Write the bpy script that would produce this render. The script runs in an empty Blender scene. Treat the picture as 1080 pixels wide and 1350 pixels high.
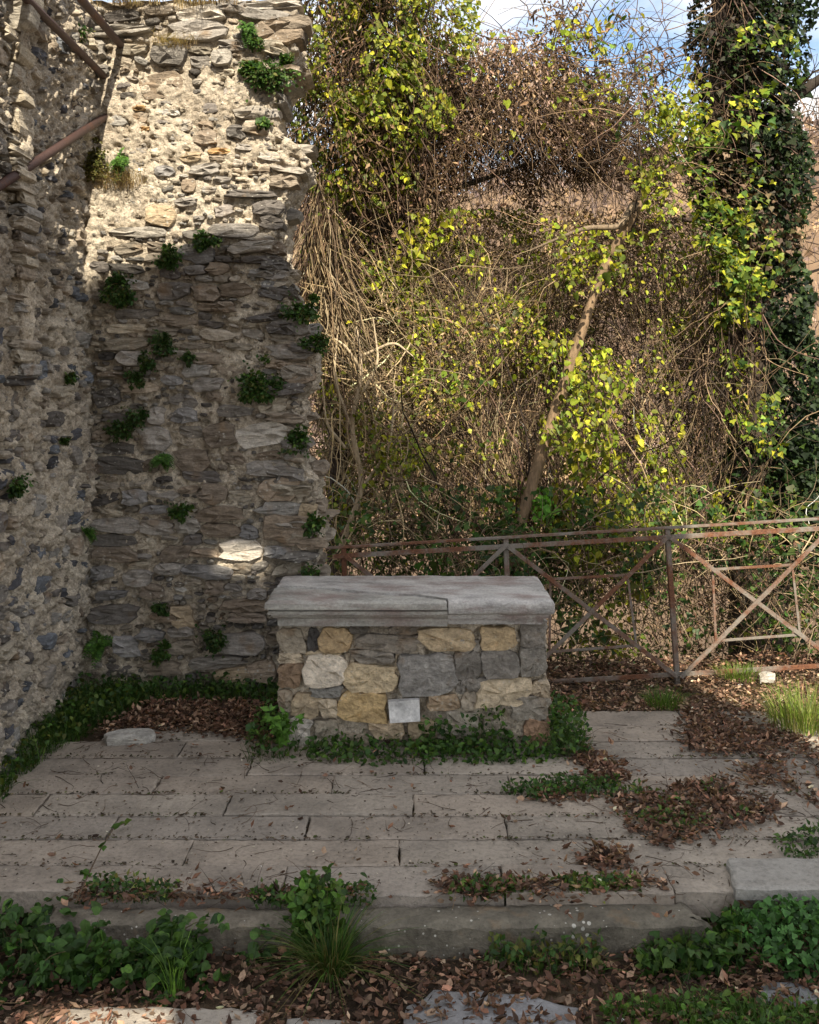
import bpy, bmesh, math
import numpy as np
from mathutils import Vector
from mathutils.geometry import tessellate_polygon

# ------------------------------------------------------------------ camera, sky, sun, exposure
scene = bpy.context.scene
COL = scene.collection
CAM_H = 2.4            # eye height above the paving
F = 1350.0             # focal length in pixels of the 1080x1350 photograph
HZ = 500.0             # image row of the horizon

cam_data = bpy.data.cameras.new("camera")
cam_data.sensor_width = 36.0
cam_data.lens = 36.0 * F / 1350.0
cam_data.shift_y = -(675.0 - HZ) / 1350.0
cam_data.clip_end = 5000.0
cam = bpy.data.objects.new("camera", cam_data)
cam.location = (0, 0, CAM_H)
cam.rotation_euler = (math.radians(90), 0, 0)
COL.objects.link(cam)
scene.camera = cam

SUN = np.array([-0.236, 1.0, -0.90]); SUN = SUN / np.linalg.norm(SUN)   # direction the light travels
sun_el = math.asin(-SUN[2])
sun_data = bpy.data.lights.new("sun", 'SUN')
sun_data.energy = 5.0
sun_data.angle = math.radians(0.53)
sun_data.color = (1.0, 0.90, 0.73)
sun = bpy.data.objects.new("sun", sun_data)
sun.rotation_euler = Vector(SUN.tolist()).to_track_quat('-Z', 'Y').to_euler()
sun.location = (4, -6, 14)
COL.objects.link(sun)

world = bpy.data.worlds.new("World"); scene.world = world
world.use_nodes = True
wn, wl = world.node_tree.nodes, world.node_tree.links
wn.clear()
w_out = wn.new('ShaderNodeOutputWorld')
w_bg = wn.new('ShaderNodeBackground'); w_bg.inputs['Strength'].default_value = 0.115
w_sky = wn.new('ShaderNodeTexSky'); w_sky.sky_type = 'NISHITA'; w_sky.sun_disc = False
w_sky.sun_elevation = sun_el
w_sky.sun_rotation = math.atan2(-SUN[0], -SUN[1])
w_sky.air_density = 1.0; w_sky.dust_density = 0.6; w_sky.ozone_density = 1.2
w_tc = wn.new('ShaderNodeTexCoord'); w_map = wn.new('ShaderNodeMapping')
w_map.inputs['Scale'].default_value = (1.6, 1.6, 4.2)
w_noise = wn.new('ShaderNodeTexNoise'); w_noise.inputs['Scale'].default_value = 2.3
w_noise.inputs['Detail'].default_value = 9; w_noise.inputs['Roughness'].default_value = 0.55
w_ramp = wn.new('ShaderNodeValToRGB')
w_ramp.color_ramp.elements[0].position = 0.36; w_ramp.color_ramp.elements[1].position = 0.58
w_mix = wn.new('ShaderNodeMixRGB'); w_mix.inputs['Color2'].default_value = (7.2, 6.95, 6.7, 1)
wl.new(w_tc.outputs['Generated'], w_map.inputs['Vector'])
wl.new(w_map.outputs['Vector'], w_noise.inputs['Vector'])
wl.new(w_noise.outputs['Fac'], w_ramp.inputs['Fac'])
wl.new(w_ramp.outputs['Color'], w_mix.inputs['Fac'])
wl.new(w_sky.outputs['Color'], w_mix.inputs['Color1'])
wl.new(w_mix.outputs['Color'], w_bg.inputs['Color'])
wl.new(w_bg.outputs['Background'], w_out.inputs['Surface'])

scene.view_settings.view_transform = 'Standard'
scene.view_settings.look = 'None'
scene.view_settings.exposure = 0.97
scene.view_settings.gamma = 1.0
scene.view_settings.use_curve_mapping = False

# ------------------------------------------------------------------ helpers
RNG = np.random.default_rng(7)
def U(a, b, n=None): return RNG.uniform(a, b, n)

def at(px, py, Y):
    """point seen at photograph pixel (px,py) standing at distance Y"""
    return np.array([(px - 540.0) / F * Y, Y, CAM_H - (py - HZ) / F * Y])
def gnd(px, py, z=0.0):
    Y = (CAM_H - z) * F / (py - HZ)
    return np.array([(px - 540.0) / F * Y, Y, z])

def _hash(ix, iy, iz, seed):
    n = (ix.astype(np.int64) * 374761393 + iy.astype(np.int64) * 668265263 + iz.astype(np.int64) * 1274126177 + seed * 974711) & 0xFFFFFFFF
    n = ((n ^ (n >> 13)) * 1274126177) & 0xFFFFFFFF
    n = ((n ^ (n >> 16)) * 2246822519) & 0xFFFFFFFF
    return ((n ^ (n >> 15)) & 0xFFFFFF) / float(0xFFFFFF)
def vnoise(p, seed=0):
    p = np.asarray(p, float)
    i = np.floor(p).astype(np.int64); f = p - i
    f = f * f * (3 - 2 * f)
    r = 0
    for dx in (0, 1):
        wx = f[..., 0] if dx else 1 - f[..., 0]
        for dy in (0, 1):
            wy = f[..., 1] if dy else 1 - f[..., 1]
            for dz in (0, 1):
                wz = f[..., 2] if dz else 1 - f[..., 2]
                r = r + wx * wy * wz * _hash(i[..., 0] + dx, i[..., 1] + dy, i[..., 2] + dz, seed)
    return r * 2 - 1
def fbm(p, freq=1.0, octv=4, gain=0.5, seed=0):
    p = np.asarray(p, float) * freq
    a, s, t = 1.0, 0.0, 0.0
    for o in range(octv):
        s = s + a * vnoise(p + 17.3 * o, seed + o); t += a
        a *= gain; p = p * 2.03
    return s / t
def unit(v): 
    v = np.asarray(v, float)
    return v / np.maximum(np.linalg.norm(v, axis=-1, keepdims=True), 1e-9)

def mesh_tris(name, V, T, mat, col=None, smooth=True):
    me = bpy.data.meshes.new(name)
    V = np.ascontiguousarray(V, dtype=np.float32); T = np.ascontiguousarray(T, dtype=np.int32)
    k = T.shape[1]
    me.vertices.add(len(V)); me.vertices.foreach_set("co", V.ravel())
    me.loops.add(T.size); me.loops.foreach_set("vertex_index", T.ravel())
    me.polygons.add(len(T))
    me.polygons.foreach_set("loop_start", np.arange(0, T.size, k, dtype=np.int32))
    me.polygons.foreach_set("loop_total", np.full(len(T), k, dtype=np.int32))
    me.polygons.foreach_set("use_smooth", np.full(len(T), smooth, dtype=bool))
    if col is not None:
        at_ = me.color_attributes.new("Col", 'FLOAT_COLOR', 'POINT')
        c4 = np.ones((len(V), 4), np.float32); c4[:, :3] = col
        at_.data.foreach_set("color", c4.ravel())
    me.update(calc_edges=True)
    me.materials.append(mat)
    return me

def link(name, data, parent=None, label=None, cat=None, group=None, kind=None, color=None):
    o = bpy.data.objects.new(name, data)
    COL.objects.link(o)
    if parent is not None: o.parent = parent
    if label: o["label"] = label
    if cat: o["category"] = cat
    if group: o["group"] = group
    if kind: o["kind"] = kind
    if color is not None: o.color = (color[0], color[1], color[2], 1)
    return o
def empty(name, loc=(0, 0, 0), label=None, cat=None, group=None, kind=None):
    """an Empty at the thing's base; children are built in world coordinates and compensated"""
    o = link(name, None, None, label, cat, group, kind)
    o.location = loc; o.empty_display_size = 0.1
    return o
def child(name, data, par, **kw):
    o = link(name, data, par, **kw)
    o.matrix_parent_inverse.identity()
    o.location = Vector(o.location) - par.location
    return o

class Soup:
    """collects triangles with a colour for each vertex"""
    def __init__(s): s.V, s.T, s.C, s.n = [], [], [], 0
    def add(s, V, T, C):
        V = np.asarray(V, float).reshape(-1, 3); T = np.asarray(T, np.int64).reshape(-1, 3)
        C = np.asarray(C, float)
        if C.ndim == 1: C = np.tile(C, (len(V), 1))
        s.V.append(V); s.T.append(T + s.n); s.C.append(C); s.n += len(V)
    def mesh(s, name, mat, smooth=True):
        return mesh_tris(name, np.vstack(s.V), np.vstack(s.T), mat, np.vstack(s.C), smooth)

def pick(pal, n, jit=0.3):
    pal = np.asarray(pal, float)
    c = pal[RNG.integers(0, len(pal), n)]
    k = RNG.integers(0, len(pal), n); t = U(0, 0.5, n)[:, None]
    c = c * (1 - t) + pal[k] * t
    return np.clip(c * np.exp(RNG.normal(0, jit, n))[:, None], 0.004, 0.75)

LEAF = {
 'oval': (np.array([(0,0,0),(-.30,.40,.07),(0,.46,-.03),(.30,.40,.07),(0,1,-.14)]), np.array([(0,2,1),(0,3,2),(1,2,4),(2,3,4)])),
 'heart': (np.array([(0,.30,-.05),(0,.04,0),(-.34,-.10,.03),(-.50,.28,.06),(-.26,.62,.02),(0,1,-.12),(.26,.62,.02),(.50,.28,.06),(.34,-.10,.03)]),
           np.array([(0,2,1),(0,3,2),(0,4,3),(0,5,4),(0,6,5),(0,7,6),(0,8,7),(0,1,8)])),
 'ovate': (np.array([(0,.40,-.05),(0,0,0),(-.26,.10,.03),(-.37,.40,.07),(-.22,.74,.03),(0,1.02,-.10),(.22,.74,.03),(.37,.40,.07),(.26,.10,.03)]),
           np.array([(0,2,1),(0,3,2),(0,4,3),(0,5,4),(0,6,5),(0,7,6),(0,8,7),(0,1,8)])),
 'ivy': (np.array([(0,.25,-.04),(-.45,-.02,.02),(-.52,.32,.05),(-.24,.50,0),(0,1,-.10),(.24,.50,0),(.52,.32,.05),(.45,-.02,.02)]),
           np.array([(0,2,1),(0,3,2),(0,4,3),(0,5,4),(0,6,5),(0,7,6),(0,1,7)])),
 'dry': (np.array([(0,0,0),(-.20,.42,.20),(0,.5,0),(.20,.42,.16),(.08,1,.30)]), np.array([(0,2,1),(0,3,2),(1,2,4),(2,3,4)])),
 'litter': (np.array([(0,0,.02),(-.30,.30,.14),(-.22,.70,.20),(0,.5,0),(.26,.66,.10),(.30,.28,.18),(.04,1.0,.22)]),
           np.array([(0,3,1),(1,3,2),(2,3,6),(3,4,6),(3,5,4),(0,5,3)])),
}
def leaves(soup, P, D, N, size, shape, C):
    """P positions, D direction base->tip, N rough normals"""
    P = np.asarray(P, float); n = len(P)
    if n == 0: return
    lv, lt = LEAF[shape]
    y = unit(D); x = unit(np.cross(y, N)); z = np.cross(x, y)
    size = np.broadcast_to(size, (n,))
    asp = U(0.8, 1.2, n); curl = U(0.4, 1.8, n)
    L = np.stack([lv[None, :, 0] * asp[:, None], np.broadcast_to(lv[None, :, 1], (n, len(lv))), lv[None, :, 2] * curl[:, None]], -1) * size[:, None, None]
    V = P[:, None, :] + L[..., 0:1] * x[:, None] + L[..., 1:2] * y[:, None] + L[..., 2:3] * z[:, None]
    T = lt[None] + (np.arange(n) * len(lv))[:, None, None]
    soup.add(V.reshape(-1, 3), T.reshape(-1, 3), np.repeat(C, len(lv), axis=0))

def tubes(soup, P, R, C, k=3):
    """P (M,n,3) polylines, R (M,n) radii, C (M,3)"""
    M, n, _ = P.shape
    t = np.gradient(P, axis=1); t = unit(t)
    ref = np.where(np.abs(t[..., 2:3]) > 0.9, np.array([1., 0, 0]), np.array([0, 0, 1.]))
    a = unit(np.cross(t, ref)); b = np.cross(t, a)
    ang = np.arange(k) * 2 * math.pi / k
    V = P[:, :, None, :] + R[:, :, None, None] * (np.cos(ang)[None, None, :, None] * a[:, :, None] + np.sin(ang)[None, None, :, None] * b[:, :, None])
    idx = np.arange(M * n * k).reshape(M, n, k)
    q0 = idx[:, :-1]; q1 = np.roll(idx, -1, 2)[:, :-1]; q2 = np.roll(idx, -1, 2)[:, 1:]; q3 = idx[:, 1:]
    T = np.concatenate([np.stack([q0, q1, q2], -1).reshape(-1, 3), np.stack([q0, q2, q3], -1).reshape(-1, 3)])
    soup.add(V.reshape(-1, 3), T, np.repeat(C, n * k, axis=0))

def stems(P0, D0, length, n=8, droop=0.0, wiggle=0.15):
    P0 = np.asarray(P0, float); M = len(P0)
    d = unit(np.asarray(D0, float)); p = P0.copy(); seg = (np.broadcast_to(length, (M,)) / (n - 1))[:, None]
    dr = np.broadcast_to(droop, (M,))[:, None]
    out = [p]
    w = RNG.normal(0, 1, (M, 3)) * wiggle
    for i in range(n - 1):
        w = 0.5 * w + RNG.normal(0, 1, (M, 3)) * wiggle
        d = unit(d + w + np.array([0, 0, -1.0]) * dr)
        p = p + d * seg; out.append(p)
    return np.stack(out, 1)
def taper(M, n, r0, r1=0.35):
    return np.broadcast_to(r0, (M,))[:, None] * np.linspace(1, r1, n)[None]

def blades(soup, B, lean, length, width, C, seg=4, droop=0.6):
    """grass blades: base points, horizontal lean vectors"""
    B = np.asarray(B, float); n = len(B)
    if n == 0: return
    length = np.broadcast_to(length, (n,)); width = np.broadcast_to(width, (n,))
    ln = np.asarray(lean, float); h = unit(ln + 1e-6); amt = np.linalg.norm(ln, axis=1)
    side = unit(np.cross(h, np.array([0, 0, 1.0])) + RNG.normal(0, .3, (n, 3)))
    V = []
    for i in range(seg + 1):
        t = i / seg
        up = t * (1 - np.minimum(amt, 1.6) * droop * t * 0.75)
        p = B + np.array([0, 0, 1.0]) * (length * up)[:, None] + h * (length * amt * t * t * 0.9 + length * amt * 0.15 * t)[:, None]
        wd = (width * (1 - t) ** 0.7 * 0.5)[:, None]
        if i < seg: V += [p - side * wd, p + side * wd]
        else: V += [p]
    V = np.stack(V, 1); m = V.shape[1]
    T = []
    for i in range(seg - 1):
        T += [(2*i, 2*i+1, 2*i+3), (2*i, 2*i+3, 2*i+2)]
    T += [(2*seg-2, 2*seg-1, 2*seg)]
    T = np.array(T)[None] + (np.arange(n) * m)[:, None, None]
    soup.add(V.reshape(-1, 3), T.reshape(-1, 3), np.repeat(C, m, axis=0))

def in_poly(pts, poly):
    x, y = pts[:, 0], pts[:, 1]; ins = np.zeros(len(pts), bool); j = len(poly) - 1
    for i in range(len(poly)):
        xi, yi = poly[i][:2]; xj, yj = poly[j][:2]
        c = ((yi > y) != (yj > y)) & (x < (xj - xi) * (y - yi) / (yj - yi + 1e-12) + xi)
        ins ^= c; j = i
    return ins
def scatter(poly, n, clump=None, thr=0.0):
    """n points in a ground polygon (x,y), thinned by noise clumps"""
    poly = np.asarray(poly, float)[:, :2]
    lo, hi = poly.min(0), poly.max(0); out = []
    got = 0
    for _ in range(60):
        p = lo + RNG.random((n * 2, 2)) * (hi - lo)
        p = p[in_poly(p, poly)]
        if clump:
            v = fbm(np.c_[p, np.zeros(len(p))], clump, 3, seed=3)
            p = p[v + RNG.normal(0, .12, len(p)) > thr]
        out.append(p); got += len(p)
        if got >= n: break
    return np.vstack(out)[:n]
def gpoly(pix, z=0.0): return np.array([gnd(a, b, z) for a, b in pix])

# ------------------------------------------------------------------ materials
def newmat(name):
    m = bpy.data.materials.new(name); m.use_nodes = True
    nt = m.node_tree; nt.nodes.clear()
    out = nt.nodes.new('ShaderNodeOutputMaterial')
    return m, nt, out
def node(nt, typ, **kw):
    n = nt.nodes.new(typ)
    for k, v in kw.items():
        if k.startswith('_'): setattr(n, k[1:], v)
        else: n.inputs[k.replace('__', ' ')].default_value = v
    return n
def noise_n(nt, vec, scale, detail=4, rough=0.55):
    n = node(nt, 'ShaderNodeTexNoise', Scale=scale, Detail=detail, Roughness=rough)
    nt.links.new(vec, n.inputs['Vector']); return n
def ramp_n(nt, fac, stops):
    r = nt.nodes.new('ShaderNodeValToRGB'); e = r.color_ramp.elements
    while len(e) < len(stops): e.new(0.5)
    for i, (p, c) in enumerate(stops):
        e[i].position = p; e[i].color = (c, c, c, 1) if isinstance(c, (int, float)) else (*c, 1)
    nt.links.new(fac, r.inputs['Fac']); return r
def mix_n(nt, a, b, fac, mode='MIX'):
    m = nt.nodes.new('ShaderNodeMixRGB'); m.blend_type = mode
    for s, v in (('Color1', a), ('Color2', b), ('Fac', fac)):
        if hasattr(v, 'is_linked'): nt.links.new(v, m.inputs[s])
        elif isinstance(v, (int, float)): m.inputs[s].default_value = v if s == 'Fac' else (v, v, v, 1)
        else: m.inputs[s].default_value = (*v, 1)
    return m
def bump_n(nt, h, dist, strength=1.0, prev=None):
    b = node(nt, 'ShaderNodeBump', Strength=strength, Distance=dist)
    nt.links.new(h, b.inputs['Height'])
    if prev is not None: nt.links.new(prev, b.inputs['Normal'])
    return b
def finish(nt, out, col, rough, normal=None, spec=0.3, metallic=0.0):
    b = nt.nodes.new('ShaderNodeBsdfPrincipled')
    nt.links.new(col, b.inputs['Base Color'])
    if hasattr(rough, 'is_linked'): nt.links.new(rough, b.inputs['Roughness'])
    else: b.inputs['Roughness'].default_value = rough
    if hasattr(metallic, 'is_linked'): nt.links.new(metallic, b.inputs['Metallic'])
    else: b.inputs['Metallic'].default_value = metallic
    b.inputs['Specular IOR Level'].default_value = spec
    if normal is not None: nt.links.new(normal, b.inputs['Normal'])
    nt.links.new(b.outputs[0], out.inputs['Surface'])
    return b
def pos_n(nt, scale=(1, 1, 1)):
    g = nt.nodes.new('ShaderNodeNewGeometry')
    m = nt.nodes.new('ShaderNodeMapping'); m.inputs['Scale'].default_value = scale
    nt.links.new(g.outputs['Position'], m.inputs['Vector'])
    return g.outputs['Position'], m.outputs['Vector']

def make_stone(name, lichen=0.5, strata=(1, 1, 4.5), relief=0.012):
    m, nt, out = newmat(name)
    p, ps = pos_n(nt, strata)
    oi = nt.nodes.new('ShaderNodeObjectInfo')
    n1 = noise_n(nt, ps, 9, 6, 0.62); n2 = noise_n(nt, p, 45, 5, 0.65); n3 = noise_n(nt, p, 5, 4)
    v = ramp_n(nt, n1.outputs['Fac'], [(0.25, 0.55), (0.5, 1.0), (0.78, 1.55)])
    c = mix_n(nt, oi.outputs['Color'], v.outputs['Color'], 1.0, 'MULTIPLY')
    v2 = ramp_n(nt, n2.outputs['Fac'], [(0.3, 0.7), (0.7, 1.3)])
    c = mix_n(nt, c.outputs[0], v2.outputs['Color'], 0.8, 'MULTIPLY')
    # rusty iron staining and pale lichen crusts
    r3 = ramp_n(nt, n3.outputs['Fac'], [(0.58, 0.0), (0.72, 0.55)])
    c = mix_n(nt, c.outputs[0], (0.24, 0.15, 0.075), r3.outputs['Color'])
    vo = node(nt, 'ShaderNodeTexVoronoi', Scale=26.0); nt.links.new(p, vo.inputs['Vector'])
    l0 = noise_n(nt, p, 3.1, 3)
    la = nt.nodes.new('ShaderNodeMath'); la.operation = 'SUBTRACT'
    nt.links.new(l0.outputs['Fac'], la.inputs[0]); nt.links.new(vo.outputs['Distance'], la.inputs[1])
    lr = ramp_n(nt, la.outputs[0], [(0.36, 0.0), (0.41, lichen)])
    c = mix_n(nt, c.outputs[0], (0.50, 0.48, 0.42), lr.outputs['Color'])
    b1 = bump_n(nt, n1.outputs['Fac'], relief * 2.2, 1.0)
    b2 = bump_n(nt, n2.outputs['Fac'], relief * 0.7, 1.0, b1.outputs[0])
    finish(nt, out, c.outputs[0], 0.88, b2.outputs[0], 0.25)
    return m

def make_mortar(name):
    m, nt, out = newmat(name)
    p, _ = pos_n(nt)
    n1 = noise_n(nt, p, 2.2, 6, 0.6); n2 = noise_n(nt, p, 60, 4, 0.7); n3 = noise_n(nt, p, 16, 5, 0.65)
    c1 = ramp_n(nt, n1.outputs['Fac'], [(0.28, (0.31, 0.26, 0.20)), (0.5, (0.50, 0.43, 0.335)), (0.75, (0.62, 0.55, 0.44))])
    c2 = ramp_n(nt, n3.outputs['Fac'], [(0.3, 0.5), (0.5, 1.0), (0.75, 1.28)])
    c = mix_n(nt, c1.outputs['Color'], c2.outputs['Color'], 1.0, 'MULTIPLY')
    c3 = ramp_n(nt, n2.outputs['Fac'], [(0.3, 0.6), (0.68, 1.3)])
    c = mix_n(nt, c.outputs[0], c3.outputs['Color'], 1.0, 'MULTIPLY')
    vo = node(nt, 'ShaderNodeTexVoronoi', Scale=34.0); nt.links.new(p, vo.inputs['Vector'])
    vr = ramp_n(nt, vo.outputs['Distance'], [(0.10, 0.8), (0.24, 0.0)])
    c = mix_n(nt, c.outputs[0], vo.outputs['Color'], 0.0)
    peb = mix_n(nt, (0.11, 0.105, 0.10), (0.55, 0.52, 0.46), vo.outputs['Color'])
    c = mix_n(nt, c.outputs[0], peb.outputs[0], vr.outputs['Color'])
    b1 = bump_n(nt, n3.outputs['Fac'], 0.035, 1.0)
    b2 = bump_n(nt, n2.outputs['Fac'], 0.016, 1.0, b1.outputs[0])
    finish(nt, out, c.outputs[0], 0.95, b2.outputs[0], 0.15)
    return m

def make_paving(name):
    m, nt, out = newmat(name)
    p, ps = pos_n(nt, (0.8, 1.25, 1))
    oi = nt.nodes.new('ShaderNodeObjectInfo')
    n1 = noise_n(nt, ps, 3.0, 7, 0.62); n2 = noise_n(nt, p, 38, 5, 0.7); n3 = noise_n(nt, p, 1.7, 5, 0.6); n4 = noise_n(nt, p, 120, 3, 0.6)
    v = ramp_n(nt, n1.outputs['Fac'], [(0.28, 0.70), (0.5, 1.0), (0.75, 1.12)])
    c = mix_n(nt, oi.outputs['Color'], v.outputs['Color'], 1.0, 'MULTIPLY')
    v = ramp_n(nt, n2.outputs['Fac'], [(0.28, 0.62), (0.5, 1.0), (0.75, 1.18)])
    c = mix_n(nt, c.outputs[0], v.outputs['Color'], 1.0, 'MULTIPLY')
    d = ramp_n(nt, n3.outputs['Fac'], [(0.45, 0.0), (0.72, 0.7)])
    c = mix_n(nt, c.outputs[0], (0.115, 0.10, 0.082), d.outputs['Color'])
    b1 = bump_n(nt, n1.outputs['Fac'], 0.022, 1.0)
    b2 = bump_n(nt, n2.outputs['Fac'], 0.009, 1.0, b1.outputs[0])
    b3 = bump_n(nt, n4.outputs['Fac'], 0.002, 1.0, b2.outputs[0])
    r = ramp_n(nt, n3.outputs['Fac'], [(0.3, 0.62), (0.7, 0.9)])
    finish(nt, out, c.outputs[0], r.outputs['Color'], b3.outputs[0], 0.35)
    return m

def make_soil(name):
    m, nt, out = newmat(name)
    p, _ = pos_n(nt)
    n1 = noise_n(nt, p, 1.3, 6); n2 = noise_n(nt, p, 22, 6, 0.7); n0 = noise_n(nt, p, 0.035, 12, 0.75)
    near = ramp_n(nt, n1.outputs['Fac'], [(0.3, (0.045, 0.032, 0.022)), (0.6, (0.09, 0.065, 0.042)), (0.8, (0.13, 0.10, 0.065))])
    far = ramp_n(nt, n0.outputs['Fac'], [(0.32, (0.10, 0.07, 0.055)), (0.5, (0.17, 0.115, 0.075)), (0.7, (0.27, 0.185, 0.11))])
    sx = nt.nodes.new('ShaderNodeSeparateXYZ'); nt.links.new(p, sx.inputs[0])
    mr = nt.nodes.new('ShaderNodeMapRange'); mr.inputs['From Min'].default_value = 14; mr.inputs['From Max'].default_value = 50
    nt.links.new(sx.outputs['Y'], mr.inputs['Value'])
    c = mix_n(nt, near.outputs['Color'], far.outputs['Color'], mr.outputs[0])
    v = ramp_n(nt, n2.outputs['Fac'], [(0.3, 0.6), (0.7, 1.35)])
    c = mix_n(nt, c.outputs[0], v.outputs['Color'], 1.0, 'MULTIPLY')
    b = bump_n(nt, n2.outputs['Fac'], 0.03)
    finish(nt, out, c.outputs[0], 0.95, b.outputs[0], 0.1)
    return m

def make_leafmat(name, trans=0.35, rough=0.45, spec=0.4, thick=True):
    m, nt, out = newmat(name)
    a = node(nt, 'ShaderNodeVertexColor'); a.layer_name = "Col"
    p, _ = pos_n(nt)
    n = noise_n(nt, p, 60, 3); v = ramp_n(nt, n.outputs['Fac'], [(0.3, 0.75), (0.7, 1.25)])
    c = mix_n(nt, a.outputs['Color'], v.outputs['Color'], 1.0, 'MULTIPLY')
    b = finish(nt, out, c.outputs[0], rough, None, spec)
    t = nt.nodes.new('ShaderNodeBsdfTranslucent')
    tc = mix_n(nt, c.outputs[0], (1.15, 1.2, 0.55), 1.0, 'MULTIPLY')
    nt.links.new(tc.outputs[0], t.inputs['Color'])
    mx = nt.nodes.new('ShaderNodeMixShader'); mx.inputs[0].default_value = trans
    nt.links.new(b.outputs[0], mx.inputs[1]); nt.links.new(t.outputs[0], mx.inputs[2])
    nt.links.new(mx.outputs[0], out.inputs['Surface'])
    return m
def make_bark(name, relief=0.01):
    m, nt, out = newmat(name)
    a = node(nt, 'ShaderNodeVertexColor'); a.layer_name = "Col"
    p, ps = pos_n(nt, (1, 1, 0.25))
    n = noise_n(nt, ps, 40, 5, 0.7); v = ramp_n(nt, n.outputs['Fac'], [(0.3, 0.5), (0.5, 1.0), (0.75, 1.5)])
    c = mix_n(nt, a.outputs['Color'], v.outputs['Color'], 1.0, 'MULTIPLY')
    b = bump_n(nt, n.outputs['Fac'], relief)
    finish(nt, out, c.outputs[0], 0.85, b.outputs[0], 0.2)
    return m
def make_iron(name, paint, amount):
    m, nt, out = newmat(name)
    p, _ = pos_n(nt)
    n = noise_n(nt, p, 3.2, 7, 0.7); n2 = noise_n(nt, p, 70, 4, 0.7)
    f = ramp_n(nt, n.outputs['Fac'], [(amount - 0.07, 1.0), (amount + 0.09, 0.0)])
    rc = ramp_n(nt, n2.outputs['Fac'], [(0.3, (0.075, 0.030, 0.018)), (0.6, (0.17, 0.070, 0.032)), (0.8, (0.25, 0.125, 0.055))])
    pc = ramp_n(nt, n2.outputs['Fac'], [(0.3, tuple(0.7 * x for x in paint)), (0.6, paint)])
    c = mix_n(nt, pc.outputs['Color'], rc.outputs['Color'], f.outputs['Color'])
    b = bump_n(nt, n2.outputs['Fac'], 0.003)
    finish(nt, out, c.outputs[0], 0.62, b.outputs[0], 0.4, 0.15)
    return m

M_STONE = make_stone("rubble_stone", 0.6)
M_ALTAR = make_stone("altar_stone", 0.35, (1.3, 1.3, 2.0), 0.020)
M_SLAB = make_stone("slate_slab", 0.45, (0.8, 2.0, 3.5), 0.006)
M_MORTAR = make_mortar("lime_mortar")
M_PAVE = make_paving("paving_stone")
M_SOIL = make_soil("soil")
M_LEAF = make_leafmat("green_leaf", 0.35, 0.5, 0.3)
M_IVY = make_leafmat("ivy_leaf", 0.18, 0.55, 0.2)
M_DRY = make_leafmat("dry_leaf", 0.22, 0.8, 0.15)
M_BARK = make_bark("bark")
M_IRON = make_iron("painted_rusty_iron", (0.21, 0.185, 0.155), 0.50)
M_RUST = make_iron("rusted_iron", (0.075, 0.042, 0.036), 0.40)

# palettes (linear base colours)
YELLOWGREEN = [(.20,.25,.018),(.30,.31,.025),(.13,.20,.018),(.40,.36,.03),(.10,.14,.02)]
LIME = [(.28,.31,.025),(.22,.28,.02),(.38,.34,.03)]
GREEN = [(.042,.095,.016),(.062,.12,.018),(.03,.070,.013),(.09,.14,.025)]
DARKGREEN = [(.022,.060,.012),(.034,.080,.016),(.05,.10,.02)]
IVYC = [(.010,.022,.006),(.016,.034,.008),(.028,.048,.010),(.008,.016,.006)]
DRYC = [(.15,.090,.052),(.23,.150,.085),(.08,.050,.033),(.32,.22,.125),(.17,.098,.070),(.04,.028,.021)]
LITTER = [(.17,.085,.055),(.16,.092,.062),(.24,.145,.095),(.10,.06,.044),(.36,.25,.17),(.075,.048,.036),(.19,.10,.066)]
OLIVE = [(.09,.105,.018),(.13,.135,.02),(.06,.075,.015)]
TAN = [(.44,.34,.20),(.33,.25,.14),(.52,.42,.27),(.22,.16,.10)]
BROWNSTEM = [(.17,.112,.068),(.27,.185,.11),(.09,.060,.040),(.14,.088,.065),(.04,.03,.023)]
DARKSTEM = [(.055,.042,.033),(.08,.06,.045),(.04,.03,.025)]

# ------------------------------------------------------------------ ground, hills
def smooth(a, b, x): 
    t = np.clip((x - a) / (b - a), 0, 1); return t * t * (3 - 2 * t)
def ground_z(x, y):
    x = np.asarray(x, float); y = np.asarray(y, float)
    z = -0.20 + 0.165 * smooth(4.83, 4.90, y) + .02 * smooth(7.0, 7.3, y)
    z = z - (0.065 - .05 * smooth(2.2, 3.2, x)) * smooth(7.3, 8.0, y) * smooth(0.3, 1.5, x)
    z = z + 0.02 * fbm(np.stack([x, y, 0 * x], -1), 1.7, 3) * smooth(4.86, 4.7, y)
    z = z + .11 * smooth(1.36, 1.50, x) * smooth(4.30, 4.60, y) * smooth(4.90, 4.84, y)
    drop = -0.42 * np.clip(y - 8.75, 0, 14) - 0.10 * np.clip(y - 22.75, 0, 60)
    z = z + drop
    d = np.hypot(x * 0.6, y)
    hill = smooth(85, 330, y + 0.12 * x) * (74 + 0.10 * x + 9 * fbm(np.stack([x, y, 0 * x], -1), 0.009, 4, seed=5))
    side = smooth(40, 260, np.abs(x) - 20) * 30 * smooth(-60, 60, y)
    return z + np.where(y > 60, hill, 0) + side
n_g = 300
t = np.linspace(-1, 1, n_g)
gx = np.sinh(t * 7.4) / np.sinh(7.4) * 900 + 0.0
ty = np.linspace(-1, 1, n_g)
gy = 6.5 + np.sinh(ty * 7.4) / np.sinh(7.4) * 1000
GX, GY = np.meshgrid(gx, gy, indexing='ij')
GZ = ground_z(GX, GY)
V = np.stack([GX, GY, GZ], -1).reshape(-1, 3)
idx = np.arange(n_g * n_g).reshape(n_g, n_g)
Q = np.stack([idx[:-1, :-1], idx[1:, :-1], idx[1:, 1:], idx[:-1, 1:]], -1).reshape(-1, 4)
link("ground", mesh_tris("ground", V, Q, M_SOIL), kind="structure")

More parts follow.
